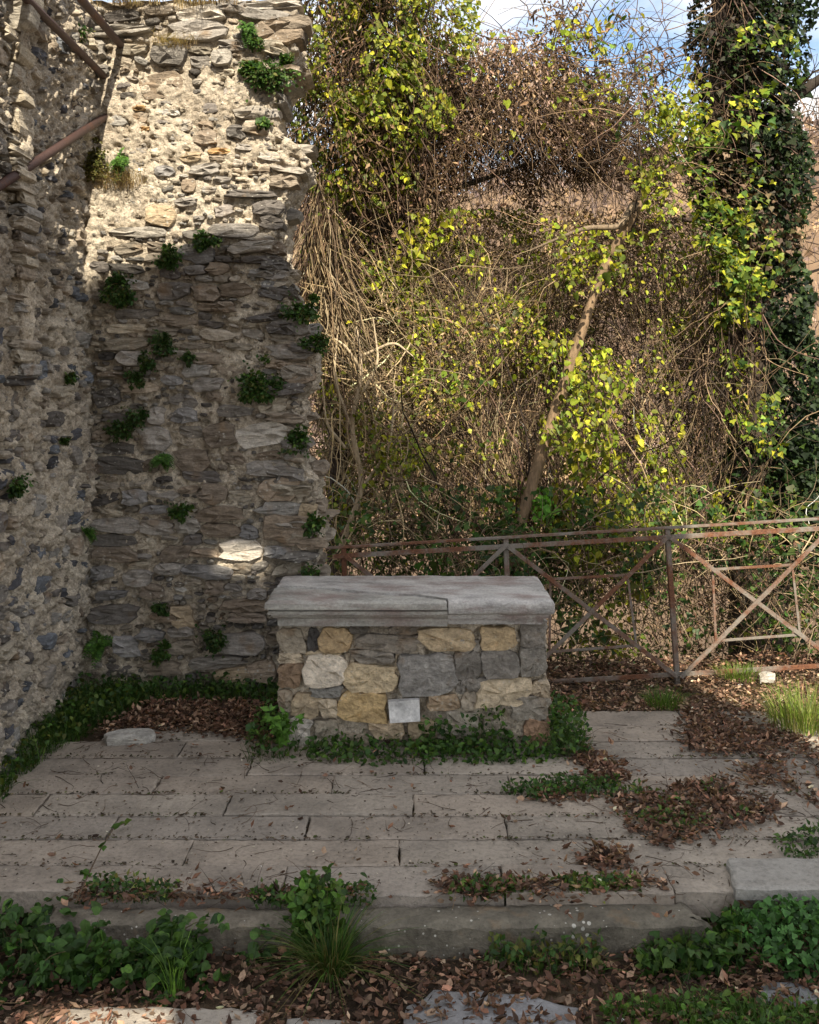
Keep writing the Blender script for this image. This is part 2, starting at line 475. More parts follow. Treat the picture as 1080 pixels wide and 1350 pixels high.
# ------------------------------------------------------------------ stones
def stone_variant(k, n=12, boxy=5.0, jag=0.11, flat=False):
    r = np.random.default_rng(100 + k)
    a = np.sort((np.arange(n) + r.uniform(-.3, .3, n)) * 2 * math.pi / n)
    rad = 0.5 / (np.abs(np.cos(a)) ** boxy + np.abs(np.sin(a)) ** boxy) ** (1 / boxy)
    rad = rad * (1 + np.clip(r.normal(0, jag, n), -.2, .12))
    ox, oz = rad * np.cos(a), rad * np.sin(a)
    shear = r.uniform(-.18, .18); ox = ox + shear * oz
    rings = []
    for s, y, jy in ((0.96, 0.5, 0), (1.02, -0.30, .03), (1.0, -0.43, .03), (0.95, -0.485, .025), (0.5, -0.50, .045)):
        rings.append(np.stack([ox * s, np.full(n, y) + r.normal(0, 1, n) * jy, oz * s], -1))
    if flat:
        rings = []
        for s, y, jy in ((0.98, 0.5, 0), (1.0, -0.38, .02), (0.99, -0.45, .025), (0.95, -0.485, .022), (0.5, -0.50, .04)):
            rings.append(np.stack([ox * s, np.full(n, y) + r.normal(0, 1, n) * jy, oz * s], -1))
    V = np.vstack(rings + [np.array([[0, -0.5 + r.normal(0, .04), 0]])])
    tilt = r.normal(0, .07, 2); m = V[:, 1] < -0.05
    V[m, 1] += V[m, 0] * tilt[0] + V[m, 2] * tilt[1]
    T = []
    for g in range(4):
        for i in range(n):
            j = (i + 1) % n
            T += [(g*n+i, g*n+j, (g+1)*n+j), (g*n+i, (g+1)*n+j, (g+1)*n+i)]
    for i in range(n): T.append((4*n+i, 4*n+(i+1) % n, 5*n))
    return V, np.array(T)
VARS = [stone_variant(k) for k in range(26)]
STONE_ME = [mesh_tris("stone", v, t_, M_STONE, None, True) for v, t_ in VARS]
ALT_ME = [mesh_tris("altar_stone", *stone_variant(50 + k, 16, 6.0, 0.075, True), M_ALTAR, None, True) for k in range(16)]
for me in STONE_ME + ALT_ME: me.set_sharp_from_angle(angle=math.radians(30))

WALLPAL = [(.30,.268,.225),(.33,.285,.225),(.185,.168,.148),(.36,.315,.245),(.26,.245,.22),(.26,.215,.165),(.13,.116,.104)]
CC = {'g': (.28,.255,.225), 'b': (.24,.19,.14), 'd': (.145,.132,.118), 'o': (.40,.265,.13), 't': (.42,.33,.22), 'w': (.52,.47,.40),
      'l': (.36,.33,.285), 'u': (.225,.215,.205), 'k': (.21,.17,.13)}

def put_stone(par, meshes, c, size, rotz, roll, color, name="stone"):
    """c = centre of the front face region, size=(width, depth, height)"""
    o = link(name, meshes[RNG.integers(0, len(meshes))], par, color=color)
    o.rotation_euler = (0, roll, 0) if rotz == 0 else (roll, 0, rotz)
    if rotz: o.rotation_mode = 'XYZ'
    o.scale = size
    o.location = Vector(np.asarray(c).tolist()) - par.location
    return o

# ------------------------------------------------------------------ back wall of rubble, ragged right end
BY = 8.0
END = [(-0.4, -0.74), (0.9, -0.72), (1.05, -0.66), (1.3, -0.74), (1.6, -0.80), (2.0, -0.88), (2.35, -0.82), (2.55, -0.76), (2.75, -0.88),
       (3.1, -0.98), (3.5, -1.05), (3.85, -0.98), (4.05, -0.84), (4.2, -0.88), (4.4, -1.08), (4.65, -1.06), (4.85, -0.94), (5.2, -0.90), (5.6, -0.90)]
ez = np.array([e[0] for e in END]); ex = np.array([e[1] for e in END])
def wall_end(z):
    z = np.asarray(z, float)
    return np.interp(z, ez, ex) + .09 * fbm(np.stack([0 * z, 0 * z + 3.3, z], -1), 5.0, 3, seed=77)
WTOP = 5.36
wallB = empty("ruined_wall", (-1.7, BY, 0), "tall ruined rubble wall with ragged right end behind the altar", "wall", kind="thing")
def mortar_sheet(nu, nv, fn, amp):
    u, v = np.meshgrid(np.linspace(0, 1, nu), np.linspace(0, 1, nv), indexing='ij')
    P, N = fn(u, v)
    a = amp(P) if callable(amp) else amp
    f2 = fbm(P, 15, 4, 0.65, seed=21)
    d = 0.5 * fbm(P, 3.2, 3, seed=11) + 0.9 * f2 + 0.35 * fbm(P, 48, 2, seed=31) - 2.2 * np.maximum(-.18 - f2, 0)
    P = P + N * (d * a)[..., None]
    i = np.arange(nu * nv).reshape(nu, nv)
    Q = np.stack([i[:-1, :-1], i[1:, :-1], i[1:, 1:], i[:-1, 1:]], -1).reshape(-1, 4)
    return P.reshape(-1, 3), Q
def back_fn(u, v):
    z = -0.35 + v * (WTOP + 0.35)
    X1 = wall_end(z); L = X1 + 2.75; th = 0.75
    s = u * (L + th + 1.6)
    x = np.where(s < L, -2.75 + s, np.where(s < L + th, X1, X1 - (s - L - th)))
    y = np.where(s < L, BY, np.where(s < L + th, BY + (s - L), BY + th))
    N = np.stack([np.where(s < L - .03, 0, np.where(s < L + th - .03, 1, 0)), np.where(s < L + .03, -1, np.where(s > L + th, 1, 0)), 0 * s], -1).astype(float)
    y = y + np.where(s < L + .01, 0.020 * (1 - smooth(3.5, 3.8, z) * smooth(4.85, 4.7, z)), 0)
    # lean of the ruin: the face is a little uneven
    y = y + np.where(s < L + .01, 0.05 * fbm(np.stack([x, 0 * x, z], -1), 0.8, 2, seed=2), 0)
    return np.stack([x, y, z], -1), unit(N)
Pm, Qm = mortar_sheet(330, 520, back_fn, lambda P: 0.042 + 0.05 * smooth(-1.15, -0.8, P[..., 0]))
child("mortar_core", mesh_tris("mortar_core", Pm, Qm, M_MORTAR), wallB)
# top of the core
tt, aa = np.meshgrid(np.linspace(0, 1, 60), np.linspace(0, 1, 24), indexing='ij')
Pt = np.stack([-2.75 + tt * (wall_end(WTOP) + 2.75), BY + aa * 0.75, WTOP - 0.02 + 0.05 * fbm(np.stack([tt * 2, aa, 0 * tt], -1), 6, 3)], -1)
ii = np.arange(60 * 24).reshape(60, 24)
child("wall_top", mesh_tris("wall_top", Pt.reshape(-1, 3), np.stack([ii[:-1, :-1], ii[1:, :-1], ii[1:, 1:], ii[:-1, 1:]], -1).reshape(-1, 4), M_MORTAR), wallB)

hand = """325 2 402 14 l|284 0 326 18 g|236 10 300 30 w|328 30 402 58 b|226 30 300 55 g|115 36 200 48 l|114 52 138 78 l|200 58 246 88 g|281 66 306 86 l|290 54 322 68 g|320 12 380 28 g
185 94 246 130 b|174 138 193 146 o|173 166 198 174 o|258 171 286 191 k|234 156 255 172 l|299 164 323 183 d|344 143 369 156 g|235 199 266 213 t|274 194 302 203 o|258 160 280 171 b|310 188 332 198 g
148 299 216 313 l|190 270 230 298 t|230 260 260 272 g|240 235 258 252 b|202 218 230 232 u|248 216 288 230 g|328 222 358 230 b|340 200 372 212 l|282 232 304 240 g
278 294 340 312 g|236 320 280 346 u|205 372 252 394 d|254 374 290 396 k|290 374 332 392 b|318 314 372 334 b|342 344 378 356 d|342 368 376 394 u|346 356 380 368 g|245 350 272 362 d|272 346 302 362 b
258 400 300 410 b|288 398 310 412 k|156 463 196 482 g|128 490 172 498 b|356 420 404 440 g|354 452 414 472 g|350 474 376 486 b|372 478 414 506 b
125 511 160 536 d|228 538 260 558 u|256 498 292 516 g|272 516 296 530 k|222 544 242 552 g|196 536 218 560 g|214 495 240 508 u
313 556 384 589 l|184 562 226 592 g|271 558 312 588 k|119 603 190 626 d|190 606 210 624 k|230 590 276 620 k|321 606 378 628 g|294 596 322 612 k|340 594 372 606 b|376 596 402 606 g
340 630 392 662 b|262 638 300 664 k|160 646 194 666 u|196 646 236 656 g|236 640 262 650 b|186 666 222 678 u|260 668 320 688 b
120 682 182 702 g|184 686 228 706 g|228 680 264 702 l|268 690 316 708 b|316 692 340 710 u|350 678 404 716 b|392 710 430 724 b|392 664 416 694 t
120 722 178 740 k|213 720 250 740 k|250 724 288 734 b|292 712 346 740 w|346 720 384 736 u|118 746 150 764 u|163 752 202 772 g|240 744 304 762 u|204 742 240 758 g
124 778 168 790 u|184 770 216 788 k|114 798 184 822 d|270 764 296 784 k|296 770 316 780 g|326 776 350 790 g|288 790 350 806 b|300 806 350 820 k|226 800 256 830 t|198 808 232 820 b
180 830 216 846 u|222 826 256 840 g|278 834 346 862 g|150 840 184 866 u|250 866 320 882 g|120 846 146 866 k|284 880 330 900 t|328 870 362 900 b"""
placed = []
def ok_place(b, gap):
    for q in placed:
        if b[0] < q[2] + gap and b[2] > q[0] - gap and b[1] < q[3] + gap * .7 and b[3] > q[1] - gap * .7: return False
    return True
n_stone = 0
for line in hand.split('\n'):
    for it in line.split('|'):
        x0, y0, x1, y1, c = it.split(); x0, y0, x1, y1 = map(float, (x0, y0, x1, y1))
        a, b = at(x0, y1, BY), at(x1, y0, BY)
        w, h = b[0] - a[0], b[2] - a[2]
        lit = (b[2] + a[2]) / 2
        placed.append((a[0], a[2], b[0], b[2]))
        flush = 0.020 if lit < 3.75 else (0.006 if lit < 4.75 else 0.045)
        dep = 0.22 if lit < 4.75 else 0.34
        pro = flush + U(-.008, .020)
        col = np.array(CC[c]) * math.exp(RNG.normal(0, .18))
        put_stone(wallB, STONE_ME, ((a[0] + b[0]) / 2, BY - pro + dep / 2, (a[2] + b[2]) / 2), (w * 1.02, dep, h * 1.04), 0, RNG.normal(0, .05), col); n_stone += 1
# ragged end: flat slates stacked, tails sticking out
z = 0.0
while z < 5.3:
    h = U(.055, .13)
    if z < 4.6 or True:
        xe = wall_end(z + h / 2) + U(-.10, .13)
        w = U(.18, .40)
        b = (xe - w, z, xe, z + h)
        if U(0, 1) < .9:
            dep = U(.25, .6)
            put_stone(wallB, STONE_ME, (xe - w / 2, BY + dep / 2 - U(.0, .07), z + h / 2), (w, dep, h * 1.05), 0, RNG.normal(0, .10), WALLPAL[RNG.integers(0, 7)]); n_stone += 1
            placed.append(b)
        d2 = U(.25, .4); w2 = U(.2, .35); x2 = wall_end(z) + U(-.06, .12)
        put_stone(wallB, STONE_ME, (x2 - w2 / 2, BY + .45 + U(-.1, .15), z + h / 2), (w2, d2, h * 1.05), 0, RNG.normal(0, .10), WALLPAL[RNG.integers(0, 7)]); n_stone += 1
    z += h * U(.95, 1.35)
# random infill
fill_more = Soup()
tries = [((.22, .36), (.07, .12), 900), ((.13, .24), (.05, .10), 3500), ((.07, .14), (.03, .065), 8000), ((.03, .07), (.018, .036), 12000)]
for (wr, hr, n) in tries:
    for _ in range(n):
        w, h = U(*wr), U(*hr)
        zc = U(-.05, 5.3); xc = U(-2.5 + w / 2, wall_end(zc) - w / 2 + .03)
        mortar_zone = 3.55 < zc < 4.8
        if mortar_zone and (w > .16 or U(0, 1) < .75): continue
        if not mortar_zone and fbm(np.array([xc, 0, zc]), 1.6, 2, seed=9) < -0.32 and w > .1: continue
        bx = (xc - w / 2, zc - h / 2, xc + w / 2, zc + h / 2)
        if not ok_place(bx, (.014 if mortar_zone else .004) if w > .08 else .003): continue
        placed.append(bx)
        dep = .16; pro = (.002 if mortar_zone else U(-.006, .024))
        col = np.array(WALLPAL[RNG.integers(0, 7)]) * math.exp(RNG.normal(-.08, .3)) * (1.3 if mortar_zone else 1)
        if zc < .55 and xc > -2.2: col = col * .72      # darker stones at the foot
        if n_stone < 298:
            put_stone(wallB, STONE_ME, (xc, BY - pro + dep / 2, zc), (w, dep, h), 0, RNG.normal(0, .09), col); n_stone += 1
        else:
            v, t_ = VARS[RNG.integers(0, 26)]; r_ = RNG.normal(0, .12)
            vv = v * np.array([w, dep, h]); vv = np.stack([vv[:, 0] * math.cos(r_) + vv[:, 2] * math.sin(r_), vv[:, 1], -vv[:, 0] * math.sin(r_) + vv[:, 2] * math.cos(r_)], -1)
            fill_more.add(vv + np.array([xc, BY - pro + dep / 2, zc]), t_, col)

def make_stone_attr():
    m = M_STONE.copy(); m.name = "rubble_chips"; nt = m.node_tree
    oi = [n for n in nt.nodes if n.type == 'OBJECT_INFO'][0]
    a = nt.nodes.new('ShaderNodeVertexColor'); a.layer_name = "Col"
    for l in list(oi.outputs['Color'].links):
        s = l.to_socket; nt.links.remove(l); nt.links.new(a.outputs['Color'], s)
    return m
M_CHIP = make_stone_attr()
child("stone_chips", fill_more.mesh("stone_chips", M_CHIP), wallB, kind="stuff")

# ------------------------------------------------------------------ left wall with a projecting jamb of coursed slate
LX = -2.5
wallL = empty("ruined_wall", (LX, 7.0, 0), "rough mortared rubble wall along the left edge meeting the tall wall", "wall", kind="thing")
def left_fn(u, v):
    z = -0.35 + v * 6.2; y = 4.6 + u * 3.5
    x = LX + 0.10 * fbm(np.stack([0 * y, y, z], -1), 1.3, 2, seed=44) - 0.02 + 0.05 * smooth(3.4, 5.4, z)
    return np.stack([x, y, z], -1), np.stack([np.ones_like(u), 0 * u, 0 * u], -1)
Pm, Qm = mortar_sheet(240, 420, left_fn, 0.10)
child("mortar_core", mesh_tris("mortar_core", Pm, Qm[:, ::-1], M_MORTAR), wallL)
nL = 0
# jamb: stones whose faces look at the camera
z = 2.42
while z < 5.6:
    h = U(.045, .10) if z < 3.9 else U(.08, .17)
    x = -2.62; xe = -2.41 + U(-.05, .03) + (.03 if z > 4.0 else 0)
    while x < xe - .04:
        w = min(U(.10, .24), xe - x)
        dep = U(.18, .30)
        put_stone(wallL, STONE_ME, (x + w / 2, 6.38 + U(-.05, .04) + dep / 2, z + h / 2), (w * 1.02, dep, h * 1.02), 0, RNG.normal(0, .06), np.array(WALLPAL[RNG.integers(0, 6)]) * 1.05 if z < 3.6 else np.array([(.46,.40,.31),(.40,.345,.26),(.33,.30,.25)][RNG.integers(0, 3)])); nL += 1  # upper jamb stones get paler colours, sunlight put into the tone
        x += w + U(.0, .015)
    z += h + U(.0, .02)
jv, jq = mortar_sheet(60, 200, lambda u, v: (np.stack([np.where(u < .55, -2.75 + u / .55 * .30, -2.45), np.where(u < .55, 6.46, 6.46 + (u - .55) / .45 * .16), 2.40 + v * 3.3], -1),
      unit(np.stack([np.where(u < .5, 0, 1.), np.where(u < .6, -1., 0), 0 * u], -1))), 0.05)
child("jamb_core", mesh_tris("jamb_core", jv, jq, M_MORTAR), wallL)
put_stone(wallL, STONE_ME, (-2.58, 6.50, 2.39), (.36, .28, .07), 0, 0, (.10, .09, .08))
placedL = []
fillL = Soup()
for (wr, hr, n) in [((.16, .30), (.08, .15), 300), ((.10, .20), (.06, .12), 900), ((.04, .11), (.03, .07), 4500)]:
    for _ in range(n):
        w, h = U(*wr), U(*hr); yc, zc = U(5.3, 7.95), U(-.1, 5.5)
        if 6.3 < yc < 6.75 and zc > 2.35: continue
        bx = (yc - w / 2, zc - h / 2, yc + w / 2, zc + h / 2)
        if any(bx[0] < q[2] + .015 and bx[2] > q[0] - .015 and bx[1] < q[3] + .012 and bx[3] > q[1] - .012 for q in placedL): continue
        if fbm(np.array([yc, 4, zc]), 1.5, 2, seed=19) < -0.12 and w > .1: continue
        placedL.append(bx); dep = .2; pro = U(-.02, .03)
        xw = LX + .10 * float(fbm(np.array([0, yc, zc]), 1.3, 2, seed=44)) + .05 * float(smooth(3.4, 5.4, np.array(zc)))
        col = np.array(([(.13,.14,.155),(.10,.10,.11)] + WALLPAL)[RNG.integers(0, 9)]) * math.exp(RNG.normal(0, .2))
        if nL < 296:
            put_stone(wallL, STONE_ME, (xw + pro - dep / 2, yc, zc), (w, dep, h), math.pi / 2, RNG.normal(0, .12), col); nL += 1
        else:
            v, t_ = VARS[RNG.integers(0, 26)]; vv = v * np.array([w, dep, h]); fillL.add(np.stack([-vv[:, 1], vv[:, 0], vv[:, 2]], -1) + np.array([xw + pro - dep / 2, yc, zc]), t_, col)
if fillL.n: child("stone_chips", fillL.mesh("stone_chips", M_CHIP), wallL, kind="stuff")

# ------------------------------------------------------------------ unseen gable added behind the camera to throw the shade over altar and paving
gab = empty("shade_gable", (1, -1, 0), "unseen tall gabled wall added behind the viewer to cast the shade", "wall", kind="thing")
def gable_top(x):
    return np.interp(x, [-1.9, -0.8, -0.4, 1.25, 2.0, 4.45], [9.5, 10.1, 11.3, 11.78, 11.9, 10.9])
cx_, cz_ = np.arange(-1.9, 4.46, 0.05), np.arange(-0.5, 12.2, 0.05)
holes = [(.62, 1.04, 9.02, 9.36), (-.35, .30, 4.0, 4.72), (-1.45, 4.0, -1, 4.05)]  # wide low opening added to let fill light in; small ones pass sun patches
Vg, Fg, vid = [], [], {}
def gv(i, j):
    if (i, j) not in vid: vid[(i, j)] = len(Vg); Vg.append((cx_[i], -1.0, cz_[j]))
    return vid[(i, j)]
for i in range(len(cx_) - 1):
    xm = cx_[i] + .025; top = float(gable_top(xm)) + 0.07 * float(fbm(np.array([xm, 0, 0]), 3, 3))
    for j in range(len(cz_) - 1):
        zm = cz_[j] + .025
        if zm > top or any(a < xm < b and c < zm < d for a, b, c, d in holes): continue
        Fg.append((gv(i, j), gv(i + 1, j), gv(i + 1, j + 1), gv(i, j + 1)))
meg = mesh_tris("shade_gable_mesh", np.array(Vg), np.array(Fg), M_MORTAR, None, False)
og = child("shade_gable_mesh", meg, gab)
sm = og.modifiers.new("thickness", 'SOLIDIFY'); sm.thickness = 0.22; sm.offset = 1

# ------------------------------------------------------------------ paving
def area2(V, f):
    a, b, c = V[f[0]], V[f[1]], V[f[2]]
    return (b[0]-a[0])*(c[1]-a[1]) - (b[1]-a[1])*(c[0]-a[0])
def slab_mesh(name, poly, z0, z1, mat, bevel=.010, noise=.006, step=.10, tilt=(0, 0), relief=0.0):
    pts = []
    poly = np.asarray(poly, float)
    for i in range(len(poly)):
        a, b = poly[i], poly[(i + 1) % len(poly)]
        m = max(1, int(np.linalg.norm(b - a) / step))
        for k in range(m): pts.append(a + (b - a) * k / m)
    pts = np.array(pts); n = len(pts)
    c = pts.mean(0)
    nrm = unit(np.roll(pts, -1, 0) - np.roll(pts, 1, 0)); nrm = np.stack([nrm[:, 1], -nrm[:, 0]], -1)
    pts = pts + nrm * (RNG.normal(0, noise, n) - noise)[:, None]
    def ring(ins, z, jz=0):
        q = pts - nrm * ins
        zz = z + tilt[0] * (q[:, 0] - c[0]) + tilt[1] * (q[:, 1] - c[1]) + RNG.normal(0, 1, n) * jz
        return np.c_[q, zz]
    R = [ring(0, z0), ring(0, z1 - bevel, bevel * .3), ring(bevel, z1 - bevel * .25, bevel * .1), ring(bevel * 2.2, z1)]
    V = np.vstack(R); faces = []
    for g in range(3):
        for i in range(n):
            j = (i + 1) % n; faces.append((g*n+i, g*n+j, (g+1)*n+j, (g+1)*n+i))
    faces += [tuple(3*n + q for q in tri) for tri in tessellate_polygon([[Vector((p_[0], p_[1], 0)) for p_ in R[3]]])]
    faces = [f if len(f) == 4 or area2(V, f) > 0 else f[::-1] for f in faces]
    me = bpy.data.meshes.new(name); me.from_pydata(V.tolist(), [], faces); me.update(); me.materials.append(mat)
    return me
paving = empty("paving", (0, 5.8, 0), kind="structure")
PC = [(.345,.292,.235),(.325,.28,.228),(.36,.302,.24),(.305,.265,.22),(.335,.29,.235)]
rowsY = [4.79, 5.06, 5.35, 5.63, 5.93, 6.22, 6.51, 6.80, 7.10, 7.42]
def sx_at(px, i):  # joint pixel -> X at the middle of row i
    return (px - 540) / F * (rowsY[i] + rowsY[i + 1]) / 2
J = {0: [-40, 375, 663, 880], 1: [-120, 248, 527, 790], 2: [-40, 148, 405, 667, 940], 3: [55, 300, 545, 830], 4: [-30, 207, 439, 673, 960],
     5: [-20, 330, 560, 790, 1010], 6: [60, 240, 420, 760, 985], 7: [140, 330, 520, 752, 930], 8: [180, 400, 742, 900, 1020]}
for i in range(9):
    xs = [-2.62] + [sx_at(p_, i) for p_ in J[i] if sx_at(p_, i) > -2.4] + [sx_at(J[i][-1], i) + 1.05, sx_at(J[i][-1], i) + 2.1]
    for k in range(len(xs) - 1):
        a, b = xs[k], xs[k + 1]
        y0, y1 = rowsY[i], rowsY[i + 1]
        if i == 8 and b < 0.8: continue
        if i == 7 and (b < -2.0): continue
        g = .0005 + U(0, .003); sk = U(-.005, .005)
        if i == 0: y0 += U(-.03, .02) 
        poly = [(a + g, y0 + g), (b - g, y0 + g), (b - g + sk, y1 - g), (a + g + sk, y1 - g)]
        zt = RNG.normal(0, .004)
        # rows run a little downhill towards the left
        me = slab_mesh("paving_slab", poly, -.12, zt, M_PAVE, .006, .0035, .05, (RNG.normal(0, .003), RNG.normal(0, .005)))
        child("paving_slab", me, paving, color=np.array(PC[RNG.integers(0, 5)]) * math.exp(RNG.normal(0, .07)))

M_STEP = make_stone("step_stone", 0.9, (0.7, 0.7, 1.0), 0.014)
def block(name, poly, z0, z1, color, label, cat, mat=None, bevel=.022, noise=.007):
    me = slab_mesh(name, poly, z0, z1, mat or M_STEP, bevel, noise, .05)
    o = link(name, me, None, label, cat, color=color)
    return o
stepg = "stone blocks edging the paved platform"
o = block("step_block", [(-.42, 4.585), (1.375, 4.60), (1.29, 4.825), (-.40, 4.775)], -.32, -.045, (.135, .12, .092), "long weathered stone step with pale lichen spots and a broken right end", "step"); o["group"] = stepg
o = block("step_block", [(-1.68, 4.615), (-.52, 4.60), (-.50, 4.77), (-1.66, 4.785)], -.32, -.05, (.15, .13, .10), "stone step block half hidden by brambles at the left", "step"); o["group"] = stepg
block("stone_slab", [(1.51, 4.755), (2.75, 4.72), (2.78, 5.06), (1.565, 5.075)], -.02, .038, (.29, .275, .245), "smooth pale grey slab lying raised on the paving at the right edge", "slab", M_PAVE, .012, .004)
lower = empty("lower_paving", (0, 4.2, -.2), kind="structure")
for poly, c in (([(-.06, 3.7), (.62, 3.7), (.69, 4.20), (.50, 4.31), (.10, 4.335), (-.02, 4.22)], (.25,.25,.255)), ([(-1.45, 3.7), (-.62, 3.7), (-.60, 4.18), (-1.0, 4.22), (-1.42, 4.20)], (.34,.30,.25)),
                ([(1.42, 4.24), (2.1, 4.18), (2.1, 4.42), (1.50, 4.38)], (.23,.24,.25)), ([(-.55, 3.6), (-.14, 3.6), (-.14, 4.12), (-.5, 4.14)], (.28,.26,.23))):
    child("paving_slab", slab_mesh("paving_slab", poly, -.3, -.172, M_PAVE, .012, .008, .06), lower, color=c)

# ------------------------------------------------------------------ altar
AY = 6.70
altar = empty("stone_altar", (0, 7.0, 0), "free-standing rubble stone altar with a moulded cracked slate top", "altar")
AX0, AX1, AZ1, AYB = -.855, .905, .82, 7.36
def altar_fn(u, v):
    z = -.15 + v * (AZ1 + .13); per = np.array([0, AX1 - AX0, AYB - AY, AX1 - AX0, AYB - AY]).cumsum(); s = u * per[-1]
    x = np.where(s < per[1], AX0 + s, np.where(s < per[2], AX1, np.where(s < per[3], AX1 - (s - per[2]), AX0)))
    y = np.where(s < per[1], AY, np.where(s < per[2], AY + s - per[1], np.where(s < per[3], AYB, AYB - (s - per[3]))))
    nx = np.where(s < per[1], 0, np.where(s < per[2], 1, np.where(s < per[3], 0, -1.))); ny = np.where(s < per[1], -1, np.where(s < per[2], 0, np.where(s < per[3], 1., 0)))
    ins = .030
    return np.stack([x - nx * ins, y - ny * ins, z], -1), np.stack([nx, ny, 0 * nx], -1).astype(float)
Pm, Qm = mortar_sheet(520, 110, altar_fn, .035)
child("mortar_core", mesh_tris("mortar_core", Pm, Qm, M_MORTAR), altar)
AS = """90 248 182 330 .30 .27 .22 3|190 250 226 326 .07 .07 .075 2|228 248 332 326 .42 .30 .15 5|330 238 392 264 .12 .11 .10 3|343 268 566 324 .22 .20 .175 5|455 236 562 268 .20 .175 .15 3
562 246 742 322 .46 .36 .22 6|764 243 884 320 .44 .33 .18 6|892 222 982 316 .20 .19 .18 5|686 284 764 332 .26 .25 .235 3|678 326 768 416 .16 .155 .15 5|766 318 896 412 .19 .185 .18 6|894 312 984 406 .20 .195 .185 6
494 334 686 470 .23 .235 .245 8|338 318 476 364 .22 .205 .185 5|178 334 314 438 .58 .53 .46 8|90 330 172 362 .42 .36 .27 4|90 362 172 442 .24 .16 .10 6|306 366 492 464 .52 .42 .26 8|198 436 306 476 .20 .21 .215 4
132 462 234 542 .36 .29 .19 6|92 450 140 530 .32 .29 .24 4|228 480 288 542 .44 .37 .27 5|288 460 458 562 .50 .35 .14 7|584 468 694 518 .33 .24 .15 5|700 460 754 516 .33 .29 .235 4|708 413 806 458 .20 .195 .19 4|682 420 712 466 .24 .235 .23 3
748 416 928 506 .46 .38 .26 7|932 426 994 476 .38 .31 .22 5|860 472 992 550 .24 .225 .20 6|904 548 998 642 .34 .20 .12 7|86 544 206 622 .44 .43 .42 6|126 616 196 652 .40 .39 .36 4|396 552 508 614 .42 .33 .22 6|518 550 614 628 .36 .28 .18 6
214 552 292 606 .30 .27 .22 3|640 524 760 600 .30 .28 .24 4|770 552 862 610 .28 .25 .21 4|300 600 396 650 .3 .26 .2 3|620 600 760 650 .26 .23 .19 3|780 600 900 650 .24 .22 .18 3|180 320 310 338 .46 .38 .25 3|490 268 560 278 .2 .18 .16 2|316 330 344 366 .3 .26 .2 2|480 330 498 400 .3 .25 .18 2"""
for line in AS.split('\n'):
    for it in line.split('|'):
        f = [float(q) for q in it.split()]
        a = at(330 + f[0] / 2.5116, 730 + f[3] / 2.5116, AY); b = at(330 + f[2] / 2.5116, 730 + f[1] / 2.5116, AY)
        pro = .004 + f[7] * .0035; dep = .20
        w, h = b[0] - a[0], b[2] - a[2]
        put_stone(altar, ALT_ME, ((a[0] + b[0]) / 2, AY - pro + dep / 2 + .01, (a[2] + b[2]) / 2), (w * 1.0, dep, h * 1.02), 0, RNG.normal(0, .03) if f[2] - f[0] < 200 else (.06 if f[0] == 343 else 0), (np.array(f[4:7]) * .68 + .32 * sum(f[4:7]) / 3 * np.array([1.06, 1.0, .92])) * np.array([1.20, 1.13, 1.02]))
for side, xx in ((1, AX1), (-1, AX0)):      # the flanks and the back
    z = 0.0
    while z < .74:
        h = U(.09, .17); y = AY + .16
        while y < AYB - .05:
            w = min(U(.12, .28), AYB - y)
            o = put_stone(altar, ALT_ME, (xx - side * .085, y + w / 2, z + h / 2), (w * .96, .2, h * .95), side * math.pi / 2, 0, np.array(WALLPAL[RNG.integers(0, 6)]) * 1.5)
            y += w
        z += h
z = 0.0
while z < .74:
    h = U(.10, .17); x = AX0 + .02
    while x < AX1 - .06:
        w = min(U(.14, .32), AX1 - x)
        put_stone(altar, ALT_ME, (x + w / 2, AYB - .085, z + h / 2), (w * .96, .2, h * .95), math.pi, 0, np.array(WALLPAL[RNG.integers(0, 6)]) * 1.4); x += w
    z += h
# white tile set proud
a = at(330 + 457 / 2.5116, 730 + 555 / 2.5116, AY - .05); b = at(330 + 563 / 2.5116, 730 + 484 / 2.5116, AY - .05)
bm = bmesh.new()
vs = [bm.verts.new(v) for v in [(a[0] + .012, AY - .075, a[2] - .004), (b[0], AY - .07, a[2] + .006), (b[0] - .006, AY - .05, b[2]), (a[0], AY - .055, b[2] - .012)]]
vb = [bm.verts.new((v.co.x, v.co.y + .05, v.co.z)) for v in vs]
bm.faces.new(vs)
for i in range(4): bm.faces.new((vs[i], vb[i], vb[(i + 1) % 4], vs[(i + 1) % 4]))
bmesh.ops.recalc_face_normals(bm, faces=bm.faces[:])
me = bpy.data.meshes.new("white_plaque"); bm.to_mesh(me); bm.free(); me.materials.append(make_stone("plaque_marble", 0.0, (1, 1, 1), .002))
child("white_plaque", me, altar, color=(.50, .49, .47), label="small white square plaque")

